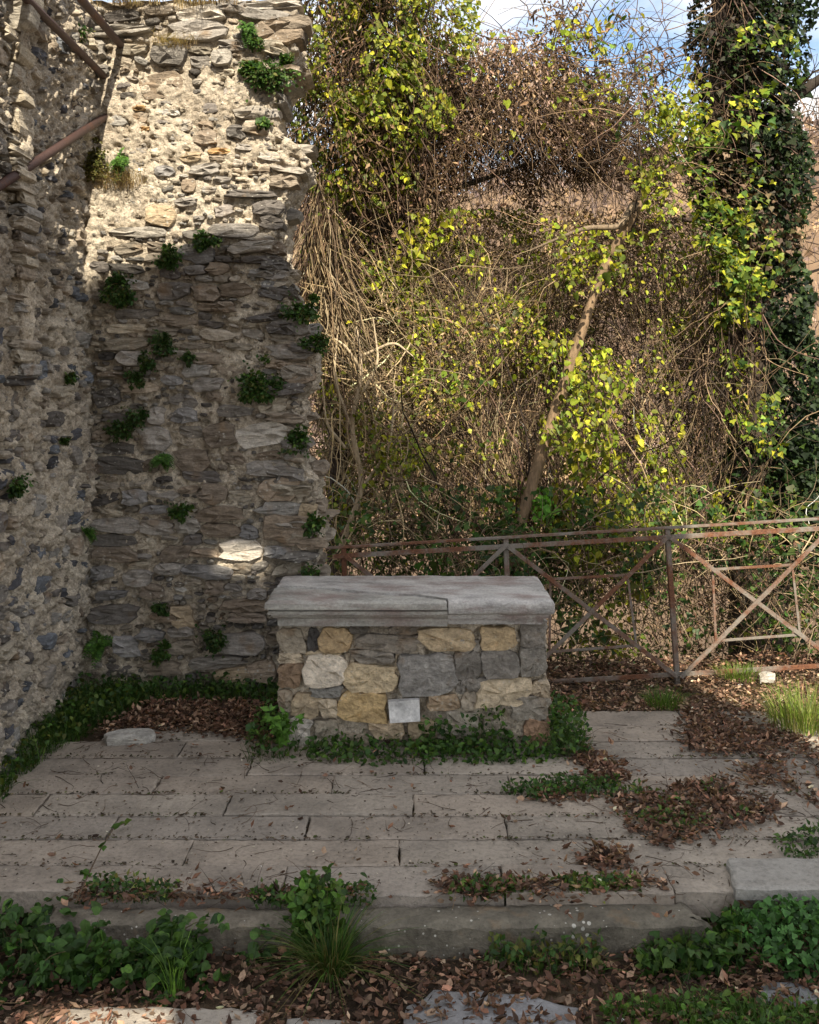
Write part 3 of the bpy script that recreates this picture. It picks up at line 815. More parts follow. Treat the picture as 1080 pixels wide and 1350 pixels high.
def make_top():
    m, nt, out = newmat("slate_top"); p, ps = pos_n(nt, (1.0, 1.7, 4.0))
    oi = nt.nodes.new('ShaderNodeObjectInfo')
    n1 = noise_n(nt, ps, 4.5, 8, .68); n2 = noise_n(nt, p, 55, 5, .7); n3 = noise_n(nt, ps, 2.2, 5, .6); n4 = noise_n(nt, p, 7, 5, .65)
    v = ramp_n(nt, n1.outputs['Fac'], [(.3, .55), (.5, 1.0), (.72, 1.35)]); c = mix_n(nt, oi.outputs['Color'], v.outputs['Color'], 1.0, 'MULTIPLY')
    r = ramp_n(nt, n3.outputs['Fac'], [(.50, 0.0), (.66, .75)]); c = mix_n(nt, c.outputs[0], (.23, .165, .145), r.outputs['Color'])
    l = ramp_n(nt, n4.outputs['Fac'], [(.60, 0.0), (.68, .6)]); c = mix_n(nt, c.outputs[0], (.50, .49, .46), l.outputs['Color'])
    v = ramp_n(nt, n2.outputs['Fac'], [(.3, .72), (.7, 1.25)]); c = mix_n(nt, c.outputs[0], v.outputs['Color'], 1.0, 'MULTIPLY')
    b = bump_n(nt, n1.outputs['Fac'], .02); b = bump_n(nt, n2.outputs['Fac'], .005, 1.0, b.outputs[0])
    finish(nt, out, c.outputs[0], .75, b.outputs[0], .35); return m
M_TOP = make_top()
# moulded top in two broken pieces
X0, X1, Y0, Y1 = -.935, .948, 6.55, 7.43
def top_piece(poly, ztop, color, prof):
    pts = []
    poly = np.asarray(poly, float)
    for i in range(len(poly)):
        a, b = poly[i], poly[(i + 1) % len(poly)]
        m = max(1, int(np.linalg.norm(b - a) / .03))
        for k in range(m): pts.append(a + (b - a) * k / m)
    pts = np.array(pts); n = len(pts)
    def ring(ins, z, jit):
        q = pts.copy()
        q[:, 0] = np.clip(q[:, 0], X0 + ins, X1 - ins); q[:, 1] = np.clip(q[:, 1], Y0 + ins, Y1 - ins)
        nz = fbm(np.c_[q * 1.0, np.full(n, z * 4)], 7, 4, .6, seed=5)
        q = q + (pts.mean(0) - q) / np.maximum(np.linalg.norm(pts.mean(0) - q, axis=1), .01)[:, None] * (np.abs(nz) * jit)[:, None]
        return np.c_[q, z + nz * jit * .35]
    R = [ring(i_, z_, j_) for z_, i_, j_ in prof(ztop)]
    V = np.vstack(R); faces = []
    for g in range(len(R) - 1):
        for i in range(n):
            j = (i + 1) % n; faces.append(((g)*n+i, (g)*n+j, (g+1)*n+j, (g+1)*n+i))
    faces.append(tuple(range((len(R)-1)*n, len(R)*n))); faces.append(tuple(reversed(range(n))))
    bm = bmesh.new(); vv = [bm.verts.new(v) for v in V]
    for f in faces: bm.faces.new([vv[i] for i in f])
    bmesh.ops.triangulate(bm, faces=[f for f in bm.faces if len(f.verts) > 4])
    for f in bm.faces: f.smooth = len(f.verts) == 4
    me = bpy.data.meshes.new("altar_top"); bm.to_mesh(me); bm.free(); me.materials.append(M_TOP); me.set_sharp_from_angle(angle=math.radians(40))
    return child("altar_top", me, altar, color=color)
prof = lambda zt: [(.80, .082, .008), (.852, .078, .008), (.858, .060, .004), (.872, .044, .004), (.884, .040, .004), (.886, .028, .004), (.908, .026, .004), (.911, .046, .004), (.919, .046, .004), (.923, .004, .005), (zt - .024, .0, .016), (zt - .010, .005, .022), (zt, .030, .026)]
prof_b = lambda zt: [(.812, .088, .008), (.850, .082, .012), (.856, .052, .008), (.880, .046, .010), (.894, .020, .012), (.912, .012, .014), (zt - .030, .012, .020), (zt - .014, .020, .026), (zt, .052, .030)]
front = [(X0, Y0 + .02), (X0 + .03, Y0), (-.4, Y0 + .008), (.20, Y0), (.245, Y0 + .02), (.235, 6.63), (.10, 6.70), (-.10, 6.76), (-.45, 6.885), (-.70, 7.00), (X0, 7.06)]
back = [(.252, Y0 + .0), (.30, Y0 + .015), (.42, Y0 - .0), (.60, Y0 + .012), (X1 - .02, Y0), (X1, Y0 + .03), (X1, Y1), (X0, Y1), (X0, 7.068), (-.69, 7.006), (-.44, 6.893), (-.09, 6.768), (.105, 6.706), (.243, 6.635)]
top_piece(front, .972, (.35, .335, .30), prof).__setitem__("label", "paler broken front piece of the altar top")
top_piece(back, .984, (.42, .40, .375), prof_b).__setitem__("label", "larger back piece of the altar top with reddish strata")

# ------------------------------------------------------------------ iron railing behind the altar
FY = 8.3
rail = empty("iron_railing", (at(893, 893, FY)[0], FY, 0.0), "rusty grey iron railing with crossed braces running behind the altar", "railing")
def bar_mesh(name, p0, p1, w, d, mat, round_=False, k=10):
    p0, p1 = np.asarray(p0, float), np.asarray(p1, float)
    t_ = unit(p1 - p0); ref = np.array([0, 1.0, 0]) if abs(t_[1]) < .9 else np.array([0, 0, 1.0])
    a = unit(np.cross(t_, ref)); b = np.cross(t_, a)
    if round_: prof_ = [(math.cos(q) * w / 2, math.sin(q) * w / 2) for q in np.arange(k) * 2 * math.pi / k]
    else:
        c = min(w, d) * .12
        prof_ = [(-w/2+c, -d/2), (w/2-c, -d/2), (w/2, -d/2+c), (w/2, d/2-c), (w/2-c, d/2), (-w/2+c, d/2), (-w/2, d/2-c), (-w/2, -d/2+c)]
    n = len(prof_)
    V = [p + a * x + b * y for p in (p0, p1) for x, y in prof_]
    Fc = [(i, (i + 1) % n, n + (i + 1) % n, n + i) for i in range(n)] + [tuple(reversed(range(n))), tuple(range(n, 2 * n))]
    me = bpy.data.meshes.new(name); me.from_pydata([v.tolist() for v in V], [], Fc); me.update(); me.materials.append(mat)
    if round_:
        for p in me.polygons: p.use_smooth = len(p.vertices) == 4
    return me
def fbar(name, a, b, w, d, dy=0.0):
    return child(name, bar_mesh(name, at(a[0], a[1], FY) + [0, dy, 0], at(b[0], b[1], FY) + [0, dy, 0], w, d, M_IRON), rail)
fbar("handrail", (430, 722.5), (1330, 669), .020, .045, .0)
fbar("top_rail", (440, 733), (1330, 682), .038, .012, -.018)
fbar("bottom_rail", (440, 915), (1330, 862), .036, .012, -.018)
posts = [((453, 722), (459, 930)), ((667, 710), (674, 920)), ((880, 698), (894, 905)), ((1096, 685), (1110, 890)), ((1312, 672), (1326, 880))]
for a, b in posts: fbar("post", a, b, .042, .040, .012)
for i in range(4):
    (ax, ay), (bx, by) = posts[i]; (cx, cy), (dx, dy_) = posts[i + 1]
    tl = (ax + 3, ay + 10); br = (dx - 2, dy_ - 14); tr = (cx - 3, cy + 10); bl = (bx + 2, by - 14)
    fbar("brace", tl, br, .034, .012, -.034); fbar("brace", tr, bl, .034, .012, -.048)
    def lerp(p, q, s): return (p[0] + (q[0] - p[0]) * s, p[1] + (q[1] - p[1]) * s)
    q1, q2, q3, q4 = lerp(tl, br, .25), lerp(tr, bl, .25), lerp(tl, br, .76), lerp(tr, bl, .76)
    fbar("frame_bar", q1, q2, .021, .010, -.022); fbar("frame_bar", q4, q3, .021, .010, -.022)
    fbar("frame_bar", q1, q4, .019, .010, -.010); fbar("frame_bar", q2, q3, .019, .010, -.010)

# rusty rails let into the wall, upper left
p = at(137, 100, BY)
link("iron_rail", bar_mesh("iron_rail", (p[0], BY + .1, p[2]), (p[0], 4.6, p[2]), .055, .055, M_RUST, True), None, "dark rusty iron rail, the lower of two level ones high in the corner", "rail", "iron rails let into the tall wall")
p = at(160, 60, BY)
link("iron_rail", bar_mesh("iron_rail", (p[0], BY + .1, p[2]), (p[0], 4.6, p[2]), .060, .060, M_RUST, True), None, "rusty iron rail, the upper of two level ones, nearest the lit wall", "rail", "iron rails let into the tall wall")
p = at(137, 155, BY); q = at(-60, 284, 5.6)
d_ = unit(p - q)
link("iron_rail", bar_mesh("iron_rail", q, p + d_ * .12, .060, .060, M_RUST, True), None, "reddish rusty iron rail sloping down to the left edge", "rail", "iron rails let into the tall wall")

# loose stones
def loose(px, py, size, color, label, zr=0):
    o = link("loose_stone", STONE_ME[RNG.integers(0, 26)], None, label, "stone", "loose stones on the ground", color=color)
    p = gnd(px, py, 0.0); o.location = (p[0], p[1], size[1] * .25); o.scale = size; o.rotation_euler = (math.radians(-90), 0, zr)
    return o
loose(170, 976, (.30, .07, .20), (.38, .36, .32), "flat pale loose stone on the paving by the left wall", .3)
loose(1010, 896, (.12, .07, .09), (.42, .39, .34), "small whitish stone under the railing at the right", .2)
# ------------------------------------------------------------------ vegetation
UP = np.array([0, 0, 1.0]); OUT = unit(np.array([0.2, -1.0, 0.75]))
def ball(n, c, r, shell=0.0, clump=0, thr=-9):
    """points in an ellipsoid, thinned to clumps"""
    out = []; got = 0
    for _ in range(40):
        d = unit(RNG.normal(0, 1, (n * 2, 3))); rr = RNG.random(n * 2) ** (1 / 3.0)
        rr = shell + (1 - shell) * rr
        p = np.asarray(c) + d * rr[:, None] * np.asarray(r)
        if clump: p = p[fbm(p, clump, 3, seed=61) + RNG.normal(0, .08, len(p)) > thr]
        out.append(p); got += len(p)
        if got >= n: break
    return np.vstack(out)[:n]
def pball(n, px, py, Y, rx, ry, rd, **k):
    c = at(px, py, Y); return ball(n, c, (rx / F * Y, rd, ry / F * Y), **k)
def hang(n, down=0.7, out=0.5):
    D = -UP * down + OUT * out * U(.2, 1, n)[:, None] + RNG.normal(0, .45, (n, 3))
    N = OUT + RNG.normal(0, .55, (n, 3))
    return D, N
def leafcloud(s, P, size, shape, pal, jit=.38, down=.7):
    n = len(P); D, N = hang(n, down)
    leaves(s, P, D, N, size[0] * (size[1] / size[0]) ** U(0, 1, n) * np.exp(RNG.normal(0, .22, n)), shape, pick(pal, n, jit))
def rvec(n, base, spread): return np.asarray(base, float) + RNG.normal(0, spread, (n, 3))
def trunk_mesh(name, pts, radii, color, k=12, knob=.12, seed=1):
    pts = np.asarray(pts, float); m = 8
    tt = np.linspace(0, 1, (len(pts) - 1) * m + 1); base = np.linspace(0, 1, len(pts))
    P = np.stack([np.interp(tt, base, pts[:, i]) for i in range(3)], -1)
    ker = np.ones(5) / 5
    for i in range(3):
        e = np.pad(P[:, i], 2, mode='edge'); sm_ = np.convolve(e, ker, 'valid'); sm_[0], sm_[-1] = P[0, i], P[-1, i]; P[:, i] = sm_
    R = np.interp(tt, base, radii) * (1 + knob * fbm(P, 4, 2, seed=seed))
    s = Soup(); tubes(s, P[None], R[None], np.array([color]), k)
    v = s.V[0]; nz = fbm(v, 14, 3, seed=seed + 5); cen = np.repeat(P, k, 0)
    s.V[0] = v + (v - cen) * (nz * .25)[:, None]
    return s.mesh(name, M_BARK)

# ---- far wood on the hillside (one mass)
s = Soup(); n = 2600
x = U(-60, 330, n); y = U(95, 400, n); z = ground_z(x, y)
P0 = np.stack([x, y, z - .5], -1)
P = stems(P0, rvec(n, (0, 0, 1), .06), U(7, 13, n), 5, 0, .03)
tubes(s, P, taper(n, 5, U(.10, .22, n), .2), pick([(.16,.12,.10),(.22,.17,.14),(.12,.09,.08)], n), 3)
for rep_ in range(9):
    f = RNG.integers(1, 4, n); q = P[np.arange(n), f]
    b = stems(q, rvec(n, (0, 0, .9), .6), U(2.0, 4.5, n), 4, 0, .12)
    tubes(s, b, taper(n, 4, U(.05, .11, n), .3), pick([(.20,.145,.115),(.27,.19,.14),(.15,.11,.10)], n), 3)
nb = 16000; x = U(-80, 330, nb); y = U(90, 390, nb); q = np.stack([x, y, ground_z(x, y) + U(0, 5, nb)], -1)
leaves(s, q, rvec(nb, (0, 0, .6), .6), rvec(nb, (0, -1, .6), .5), U(1.0, 3.2, nb), 'oval', pick([(.16,.11,.085),(.25,.17,.11),(.12,.085,.075),(.30,.20,.11),(.20,.14,.12)], nb))
link("far_wood", s.mesh("far_wood", M_BARK), None, "bare brown wood on the far hillside", "wood", kind="stuff")

# ---- tree under a green climber, right of the tall wall
t1 = empty("vine_covered_tree", tuple(at(470, 720, 10.4)), "slender dark tree smothered in yellow-green climber leaves beside the tall wall", "tree")
Yt = 10.4
child("trunk", trunk_mesh("trunk", [at(440, 900, Yt), at(448, 640, Yt), at(440, 480, Yt), at(452, 380, Yt), at(470, 250, Yt), at(500, 90, Yt), at(520, -160, Yt)], [.11, .095, .085, .075, .065, .05, .03], (.06, .045, .035)), t1)
child("branch", trunk_mesh("branch", [at(444, 430, Yt), at(470, 350, Yt + .1), at(505, 300, Yt + .2), at(560, 262, Yt + .4), at(700, 215, Yt + .8)], [.06, .055, .045, .035, .02], (.05, .04, .03)), t1)
child("branch", trunk_mesh("branch", [at(448, 400, Yt), at(462, 320, Yt + .2), at(465, 220, Yt + .3), at(440, 60, Yt + .4)], [.05, .045, .04, .02], (.05, .04, .03)), t1)
s = Soup()
for (px, py, rx, ry, rd, n, thr) in ((470, 60, 110, 130, 1.0, 3800, .02), (540, 40, 100, 90, .9, 2600, .04), (440, 190, 60, 90, .6, 1500, .05), (520, 150, 80, 60, .8, 1300, .06), (480, -60, 130, 90, .9, 1400, 0), (428, 330, 32, 90, .4, 420, .08), (500, 240, 60, 40, .5, 350, .1)):
    leafcloud(s, pball(n, px, py, Yt - .3, rx, ry, rd, clump=3.4, thr=thr), (.032, .072), 'ovate', YELLOWGREEN + [(.13,.16,.03),(.2,.2,.05)], .35)
child("foliage", s.mesh("foliage", M_LEAF), t1)
s = Soup(); n = 1500
P0 = pball(n, 480, 80, Yt - .1, 125, 190, .7)
P = stems(P0, rvec(n, (0, -.05, -1), .35), U(.5, 1.5, n), 9, .05, .14)
tubes(s, P, taper(n, 9, U(.003, .008, n), .4), pick(BROWNSTEM, n), 3)
n = 5200; P0 = pball(n, 490, 130, Yt - .2, 130, 230, .95, clump=2.2, thr=-.1)
leafcloud(s, P0, (.03, .065), 'dry', DRYC, .3, 1.0)
child("dry_stems", s.mesh("dry_stems", M_DRY), t1)
s = Soup(); n = 420       # trailing stems down the side of the wall
P0 = pball(n, 425, 330, Yt - .5, 32, 110, .3)
P = stems(P0, rvec(n, (0, 0, -1), .22), U(.6, 1.8, n), 10, .03, .10)
tubes(s, P, taper(n, 10, U(.004, .009, n), .5), pick(TAN + BROWNSTEM, n), 3)
child("hanging_stems", s.mesh("hanging_stems", M_DRY), t1)

# ---- dome of dry brown vine
v1 = empty("dry_vine", tuple(at(650, 700, 11.2)), "large dome of dry brown climbing vine drooping against the sky", "vine")
Yv = 11.2
s = Soup(); n = 4200
th = U(0, 2 * math.pi, n); ph = np.arccos(U(0.0, 1, n))
c = at(655, 215, Yv); R3 = np.array([195 / F * Yv, 1.0, 165 / F * Yv])
dirs = np.stack([np.sin(ph) * np.cos(th), np.sin(ph) * np.sin(th), np.cos(ph)], -1)
P0 = c + dirs * R3 * U(.55, 1.0, n)[:, None]
tang = np.stack([dirs[:, 0] * 1.0, dirs[:, 1], -.7 - 0 * th], -1) + RNG.normal(0, .4, (n, 3))
P = stems(P0, tang, U(.3, 1.1, n), 8, .16, .16)
ok = ~((P[:, -1, 2] < at(0, 262, Yv)[2]) & (P[:, -1, 0] > at(560, 0, Yv)[0])); P = P[ok]; n = len(P)
tubes(s, P, taper(n, 8, U(.003, .0075, n), .4), pick(BROWNSTEM, n, .3), 3)
child("dry_stems", s.mesh("dry_stems", M_DRY), v1)
s = Soup(); n = 17000
th = U(0, 2 * math.pi, n * 2); ph = np.arccos(U(-.42, 1, n * 2))
dirs = np.stack([np.sin(ph) * np.cos(th), np.sin(ph) * np.sin(th), np.cos(ph)], -1)
P0 = c + dirs * R3 * U(.62, 1.06, n * 2)[:, None]
keep = fbm(P0, 2.2, 3, seed=71) > -.08 + .22 * smooth(.4, 1.6, P0[:, 0] - c[0]) + .45 * smooth(.15, -.35, P0[:, 2] - c[2]) * smooth(-.9, -.2, P0[:, 0] - c[0]); P0 = P0[keep][:n]
leafcloud(s, P0, (.03, .068), 'dry', DRYC[:5] + [(.30,.205,.165),(.38,.275,.22),(.34,.23,.20),(.42,.31,.25)], .3, 1.0)
for (px, py, rx, ry, n) in ((760, 60, 85, 70, 800), (810, 180, 70, 90, 600), (720, 225, 130, 30, 200), (860, 90, 40, 60, 300), (520, 290, 70, 70, 1500), (470, 330, 50, 80, 700), (840, 250, 40, 70, 500)):
    leafcloud(s, pball(n, px, py, Yv, rx, ry, .5, clump=3, thr=.05), (.04, .08), 'dry', DRYC, .3, 1.0)
child("dry_leaves", s.mesh("dry_leaves", M_DRY), v1)
s = Soup()
leafcloud(s, pball(160, 770, 80, Yv - .7, 60, 90, .4, clump=3, thr=.05), (.045, .085), 'ovate', YELLOWGREEN + LIME)
leafcloud(s, pball(120, 700, 130, Yv - .8, 150, 100, .4), (.05, .08), 'heart', YELLOWGREEN)
leafcloud(s, pball(90, 820, 110, Yv - .9, 50, 110, .3), (.045, .085), 'ovate', GREEN + YELLOWGREEN)
child("green_leaves", s.mesh("green_leaves", M_LEAF), v1)
s = Soup(); n = 260       # thin twigs against the sky
P0 = pball(n, 740, 150, Yv, 150, 130, .6)
P = stems(P0, rvec(n, (.4, 0, .5), .6), U(.5, 1.5, n), 9, .06, .16)
tubes(s, P, taper(n, 9, U(.004, .009, n), .3), pick(DARKSTEM + BROWNSTEM, n), 3)
child("twigs", s.mesh("twigs", M_BARK), v1)

# ---- leaning tree
t2 = empty("leaning_tree", tuple(at(690, 680, 10.6)), "bare tan tree trunk leaning to the right across the thicket", "tree")
Yl = 9.6
child("trunk", trunk_mesh("trunk", [at(660, 800, Yl), at(700, 640, Yl), at(745, 500, Yl), at(782, 392, Yl), at(800, 345, Yl), at(842, 268, Yl), at(905, 150, Yl + .2)], [.060, .056, .050, .046, .046, .044, .034], (.22, .15, .09), 14, .3, 4), t2)
child("branch", trunk_mesh("branch", [at(835, 270, Yl), at(818, 300, Yl - .1), at(770, 300, Yl - .2), at(700, 330, Yl)], [.035, .03, .02, .01], (.2, .15, .1), 8, .1, 10), t2)
s = Soup()
for (px, py, rx, ry, n) in ((865, 190, 40, 80, 300), (850, 350, 60, 60, 120), (770, 340, 70, 50, 120), (880, 250, 35, 60, 120), (900, 140, 35, 70, 200), (735, 470, 40, 50, 40)):
    leafcloud(s, pball(n, px, py, Yl - .4, rx, ry, .35, clump=4, thr=.06), (.03, .066), 'ovate', LIME + YELLOWGREEN * 2 + OLIVE)
child("vine_leaves", s.mesh("vine_leaves", M_LEAF), t2)
s = Soup(); n = 220
P0 = pball(n, 860, 190, Yl, 60, 190, .4)
P = stems(P0, rvec(n, (.1, 0, .3), .7), U(.4, 1.2, n), 8, .08, .16)
tubes(s, P, taper(n, 8, U(.003, .008, n), .3), pick(BROWNSTEM, n), 3)
child("twigs", s.mesh("twigs", M_BARK), t2)

# ---- thicket: bare stems, dead leaves (nobody could count it)
s = Soup()
def band(n, x0, x1, ya, yb, Ya, Yb):
    px = U(x0, x1, n); py = U(ya, yb, n)
    rel = .5 + 1.5 * fbm(np.stack([px / 85, py / 75, 0 * px], -1), 1.0, 3, seed=55) + RNG.normal(0, .20, n)
    Yb_ = Ya + (Yb - Ya) * np.clip(rel, 0, 1.15)
    return np.stack([(px - 540) / F * Yb_, Yb_, CAM_H - (py - HZ) / F * Yb_], -1)
def add_stems(n, reg, d, spread, ln, rad, pal, droop=.02, wig=.12, k=9):
    P = stems(band(n, *reg), rvec(n, d, spread), U(ln[0], ln[1], n), k, droop, wig)
    tubes(s, P, taper(n, k, U(rad[0], rad[1], n), .35), pick(pal, n, .4), 3)
add_stems(2300, (420, 1000, 420, 800, 10.9, 13.2), (0, 0, 1), .6, (.6, 2.0), (.0025, .007), BROWNSTEM + DARKSTEM, .03, .16)
add_stems(2200, (420, 960, 280, 600, 10.8, 13.0), (.1, 0, -.4), .9, (.4, 1.3), (.0025, .006), BROWNSTEM + TAN, .08, .22)
add_stems(900, (540, 760, 480, 760, 10.2, 11.5), (-.25, 0, 1), .3, (.8, 2.2), (.003, .007), BROWNSTEM + TAN, .02, .11)
add_stems(520, (420, 540, 400, 720, 9.6, 10.6), (.1, 0, .6), .7, (.5, 1.4), (.003, .010), TAN, .07, .18)
add_stems(520, (840, 1010, 380, 860, 9.7, 11.0), (0, 0, 1), .35, (.6, 1.8), (.0025, .008), TAN + BROWNSTEM, .02, .13)
add_stems(1500, (430, 1120, 690, 950, 8.75, 10.2), (0, -.1, .5), .8, (.3, 1.1), (.0025, .007), TAN + BROWNSTEM, .12, .2)
add_stems(1200, (430, 900, 285, 420, 10.3, 11.6), (.1, 0, -.3), .9, (.3, 1.1), (.0025, .007), BROWNSTEM + TAN, .10, .22)
add_stems(70, (430, 1000, 620, 800, 9.7, 11.2), (.15, 0, 1), .3, (1.2, 2.8), (.006, .014), BROWNSTEM + DARKSTEM, .01, .13)
add_stems(60, (425, 530, 440, 700, 9.5, 10.0), (.05, 0, 1), .45, (.4, 1.2), (.004, .010), [(.48,.38,.24),(.40,.31,.19)], .03, .2)
child_th = link("thicket", s.mesh("thicket", M_DRY), None, "tangled thicket of bare brown and tan stems behind the railing", "thicket", kind="stuff")
s = Soup()
def addl(n, reg, size, shape, pal, clump=2.2, thr=0.0):
    P = band(n * 3, *reg); P = P[fbm(P, clump, 3, seed=81) > thr][:n]
    leafcloud(s, P, size, shape, pal)
addl(13000, (415, 1030, 270, 800, 10.4, 13.4), (.025, .068), 'dry', DRYC + BROWNSTEM, 1.8, -.05)
addl(5000, (430, 780, 270, 430, 10.8, 12.6), (.03, .065), 'dry', DRYC + BROWNSTEM + DARKSTEM, 2.2, -.2)
addl(4200, (430, 1120, 690, 960, 8.8, 10.6), (.03, .06), 'dry', DRYC + LITTER + DARKSTEM, 2.4, -.2)
GOLD = [(.36,.26,.09),(.28,.20,.07),(.18,.12,.05),(.44,.34,.13)]
addl(6000, (430, 930, 278, 420, 10.2, 11.8), (.025, .068), 'dry', DRYC + GOLD, 1.8, -.1)
addl(6000, (420, 1000, 380, 720, 9.8, 11.6), (.02, .062), 'dry', GOLD + DRYC, 1.7, .04)
link("dead_leaves", s.mesh("dead_leaves", M_DRY), None, "dry brown leaves caught in the thicket", "leaves", kind="stuff")
s = Soup()
addl(1500, (420, 800, 500, 760, 9.6, 11.4), (.03, .065), 'ovate', GREEN + YELLOWGREEN + OLIVE, 3.0, .06)
addl(3000, (430, 980, 280, 680, 9.9, 12.0), (.028, .07), 'ovate', YELLOWGREEN + OLIVE + OLIVE, 1.7, .14)
addl(2300, (430, 720, 275, 440, 10.1, 11.4), (.028, .065), 'ovate', YELLOWGREEN + OLIVE, 1.8, .1)
addl(1500, (840, 1010, 330, 720, 9.5, 10.6), (.03, .06), 'ovate', YELLOWGREEN + OLIVE + LIME, 3.4, .05)
addl(1500, (420, 560, 420, 720, 9.5, 10.6), (.025, .055), 'ovate', YELLOWGREEN + OLIVE + LIME, 3.4, .04)
addl(1300, (620, 960, 285, 560, 9.9, 11.4), (.03, .075), 'ovate', LIME + YELLOWGREEN, 1.6, .18)
addl(5200, (440, 1120, 640, 940, 8.75, 10.2), (.03, .06), 'ivy', GREEN + DARKGREEN + OLIVE + DARKGREEN, 2.6, -.05)
addl(1600, (560, 780, 640, 800, 9.2, 10.6), (.03, .065), 'ivy', DARKGREEN + GREEN, 2.4, .0)
link("ground_ivy", s.mesh("ground_ivy", M_LEAF), None, "scattered green ivy and bramble leaves in the thicket behind the railing", "ivy", kind="stuff")

# ---- individual climbers with leaves one can point at
def vine(name, label, blobs, Y, size, shape, pal, stem_pal, nst, cat="vine", lmat=None, base=None, rd=.35, thr=-.03, clump=3.0):
    px, py = blobs[0][:2]
    e = empty(name, tuple(at(px, 760, Y)) if base is None else tuple(base), label, cat)
    s = Soup()
    for (bx, by, rx, ry, n) in blobs: leafcloud(s, pball(n, bx, by, Y, rx, ry, rd, clump=clump, thr=thr), size, shape, pal)
    child("foliage", s.mesh("foliage", lmat or M_LEAF), e)
    s = Soup()
    b = blobs[RNG.integers(0, len(blobs))]
    for (bx, by, rx, ry, n) in blobs:
        m = max(3, int(nst * n / sum(q[4] for q in blobs)))
        P = stems(pball(m, bx, by, Y, rx, ry, rd), rvec(m, (0, 0, -1), .35), U(.3, 1.0, m), 8, .05, .12)
        tubes(s, P, taper(m, 8, U(.003, .007, m), .4), pick(stem_pal, m), 3)
    child("stem", s.mesh("stem", M_BARK), e)
    return e
vine("climbing_vine", "bright yellow-green climber hanging over the middle of the railing", [(785, 500, 50, 45, 330), (760, 560, 60, 60, 420), (790, 640, 60, 60, 420), (765, 700, 65, 45, 380), (840, 690, 55, 50, 300), (800, 760, 65, 60, 420), (735, 470, 30, 40, 70), (850, 610, 50, 40, 120), (790, 840, 60, 40, 200)],
     9.7, (.035, .075), 'ovate', LIME + YELLOWGREEN * 2 + OLIVE, BROWNSTEM, 160, rd=.6, thr=.04, clump=3.8)
vine("climbing_vine", "small lime-yellow leaf cluster hanging below the dry vine dome", [(560, 305, 34, 36, 90), (545, 345, 26, 30, 70)], 10.2, (.06, .10), 'ovate', LIME, BROWNSTEM, 12, thr=-9)
vine("climbing_vine", "leafy green sprig at the foot of the leaning trunk", [(712, 665, 20, 26, 130)], 9.7, (.05, .08), 'oval', [(.09,.24,.02),(.13,.28,.03)], GREEN, 8, thr=-9)

# ---- ivy-clad tree at the right
t3 = empty("ivy_clad_tree", tuple(at(985, 760, 10.2)), "tall dark tree trunk clad in ivy at the right edge", "tree")
Yi = 10.2
child("trunk", trunk_mesh("trunk", [at(1000, 900, Yi), at(1000, 700, Yi), at(990, 500, Yi), at(975, 330, Yi), at(965, 180, Yi), at(965, 60, Yi), at(970, -200, Yi)], [.30, .27, .25, .23, .22, .20, .15], (.055, .042, .032), 16, .12, 14), t3)
child("branch", trunk_mesh("branch", [at(985, 170, Yi), at(1030, 140, Yi - .1), at(1085, 102, Yi - .2), at(1180, 40, Yi - .4)], [.07, .06, .05, .03], (.05, .04, .032), 10, .1, 15), t3)
child("branch", trunk_mesh("branch", [at(985, 250, Yi), at(940, 290, Yi - .2), at(900, 290, Yi - .3)], [.05, .04, .02], (.07, .05, .04), 8, .1, 16), t3)
s = Soup()
for (px, py, rx, ry, rd, n, pal) in ((990, 60, 55, 110, .45, 1300, IVYC + DARKSTEM), (1000, 180, 52, 100, .5, 1500, IVYC + DARKSTEM), (1000, 300, 56, 90, .5, 1600, IVYC + BROWNSTEM), (1022, 400, 45, 80, .5, 1300, IVYC), (1040, 520, 48, 100, .55, 1900, IVYC), (1045, 640, 52, 90, .6, 1700, IVYC),
                                (960, 200, 40, 130, .35, 1100, IVYC + BROWNSTEM), (950, 60, 45, 120, .4, 1500, IVYC + DARKSTEM), (1010, 60, 55, 120, .45, 1400, IVYC), (945, 210, 40, 90, .35, 900, IVYC + BROWNSTEM), (1020, 240, 50, 90, .5, 1300, IVYC), (1070, 640, 45, 80, .5, 900, IVYC), (1060, 740, 60, 60, .6, 700, IVYC), (1055, 30, 40, 40, .4, 200, IVYC), (985, 640, 35, 80, .4, 400, IVYC)):
    leafcloud(s, pball(int(n * 1.7), px, py, Yi - .1, rx, ry, rd, shell=.3, clump=3, thr=-.2), (.035, .07), 'ivy', pal, .35)
child("ivy_foliage", s.mesh("ivy_foliage", M_IVY), t3)
s = Soup()
for (px, py, rx, ry, n) in ((965, 380, 38, 80, 480), (955, 300, 45, 50, 260), (990, 340, 40, 60, 220), (975, 450, 35, 50, 180), (905, 170, 28, 60, 160), (935, 230, 35, 70, 170), (1000, 560, 45, 50, 170), (990, 200, 45, 90, 160), (1010, 90, 50, 70, 130)):
    leafcloud(s, pball(n, px, py, Yi - .75, rx, ry, .3, clump=3.6, thr=.0), (.035, .07), 'ivy', YELLOWGREEN + GREEN)  # lighter leaf palette puts sunlight into the outer ivy
child("sunlit_ivy", s.mesh("sunlit_ivy", M_LEAF), t3, label="yellow-green ivy leaves on the outer shoots, coloured as if sunlit")
s = Soup(); n = 520
P0 = np.vstack([pball(200, 960, 80, Yi - .3, 35, 140, .15), pball(320, 955, 430, Yi - .4, 50, 170, .3)])
P = stems(P0, rvec(n, (0, 0, -1), .25), U(.3, 1.1, n), 10, .02, .14)
tubes(s, P, taper(n, 10, U(.003, .008, n), .5), pick(BROWNSTEM + DARKSTEM, n), 3)
n = 120; P0 = pball(n, 1050, 220, Yi, 70, 160, .5)
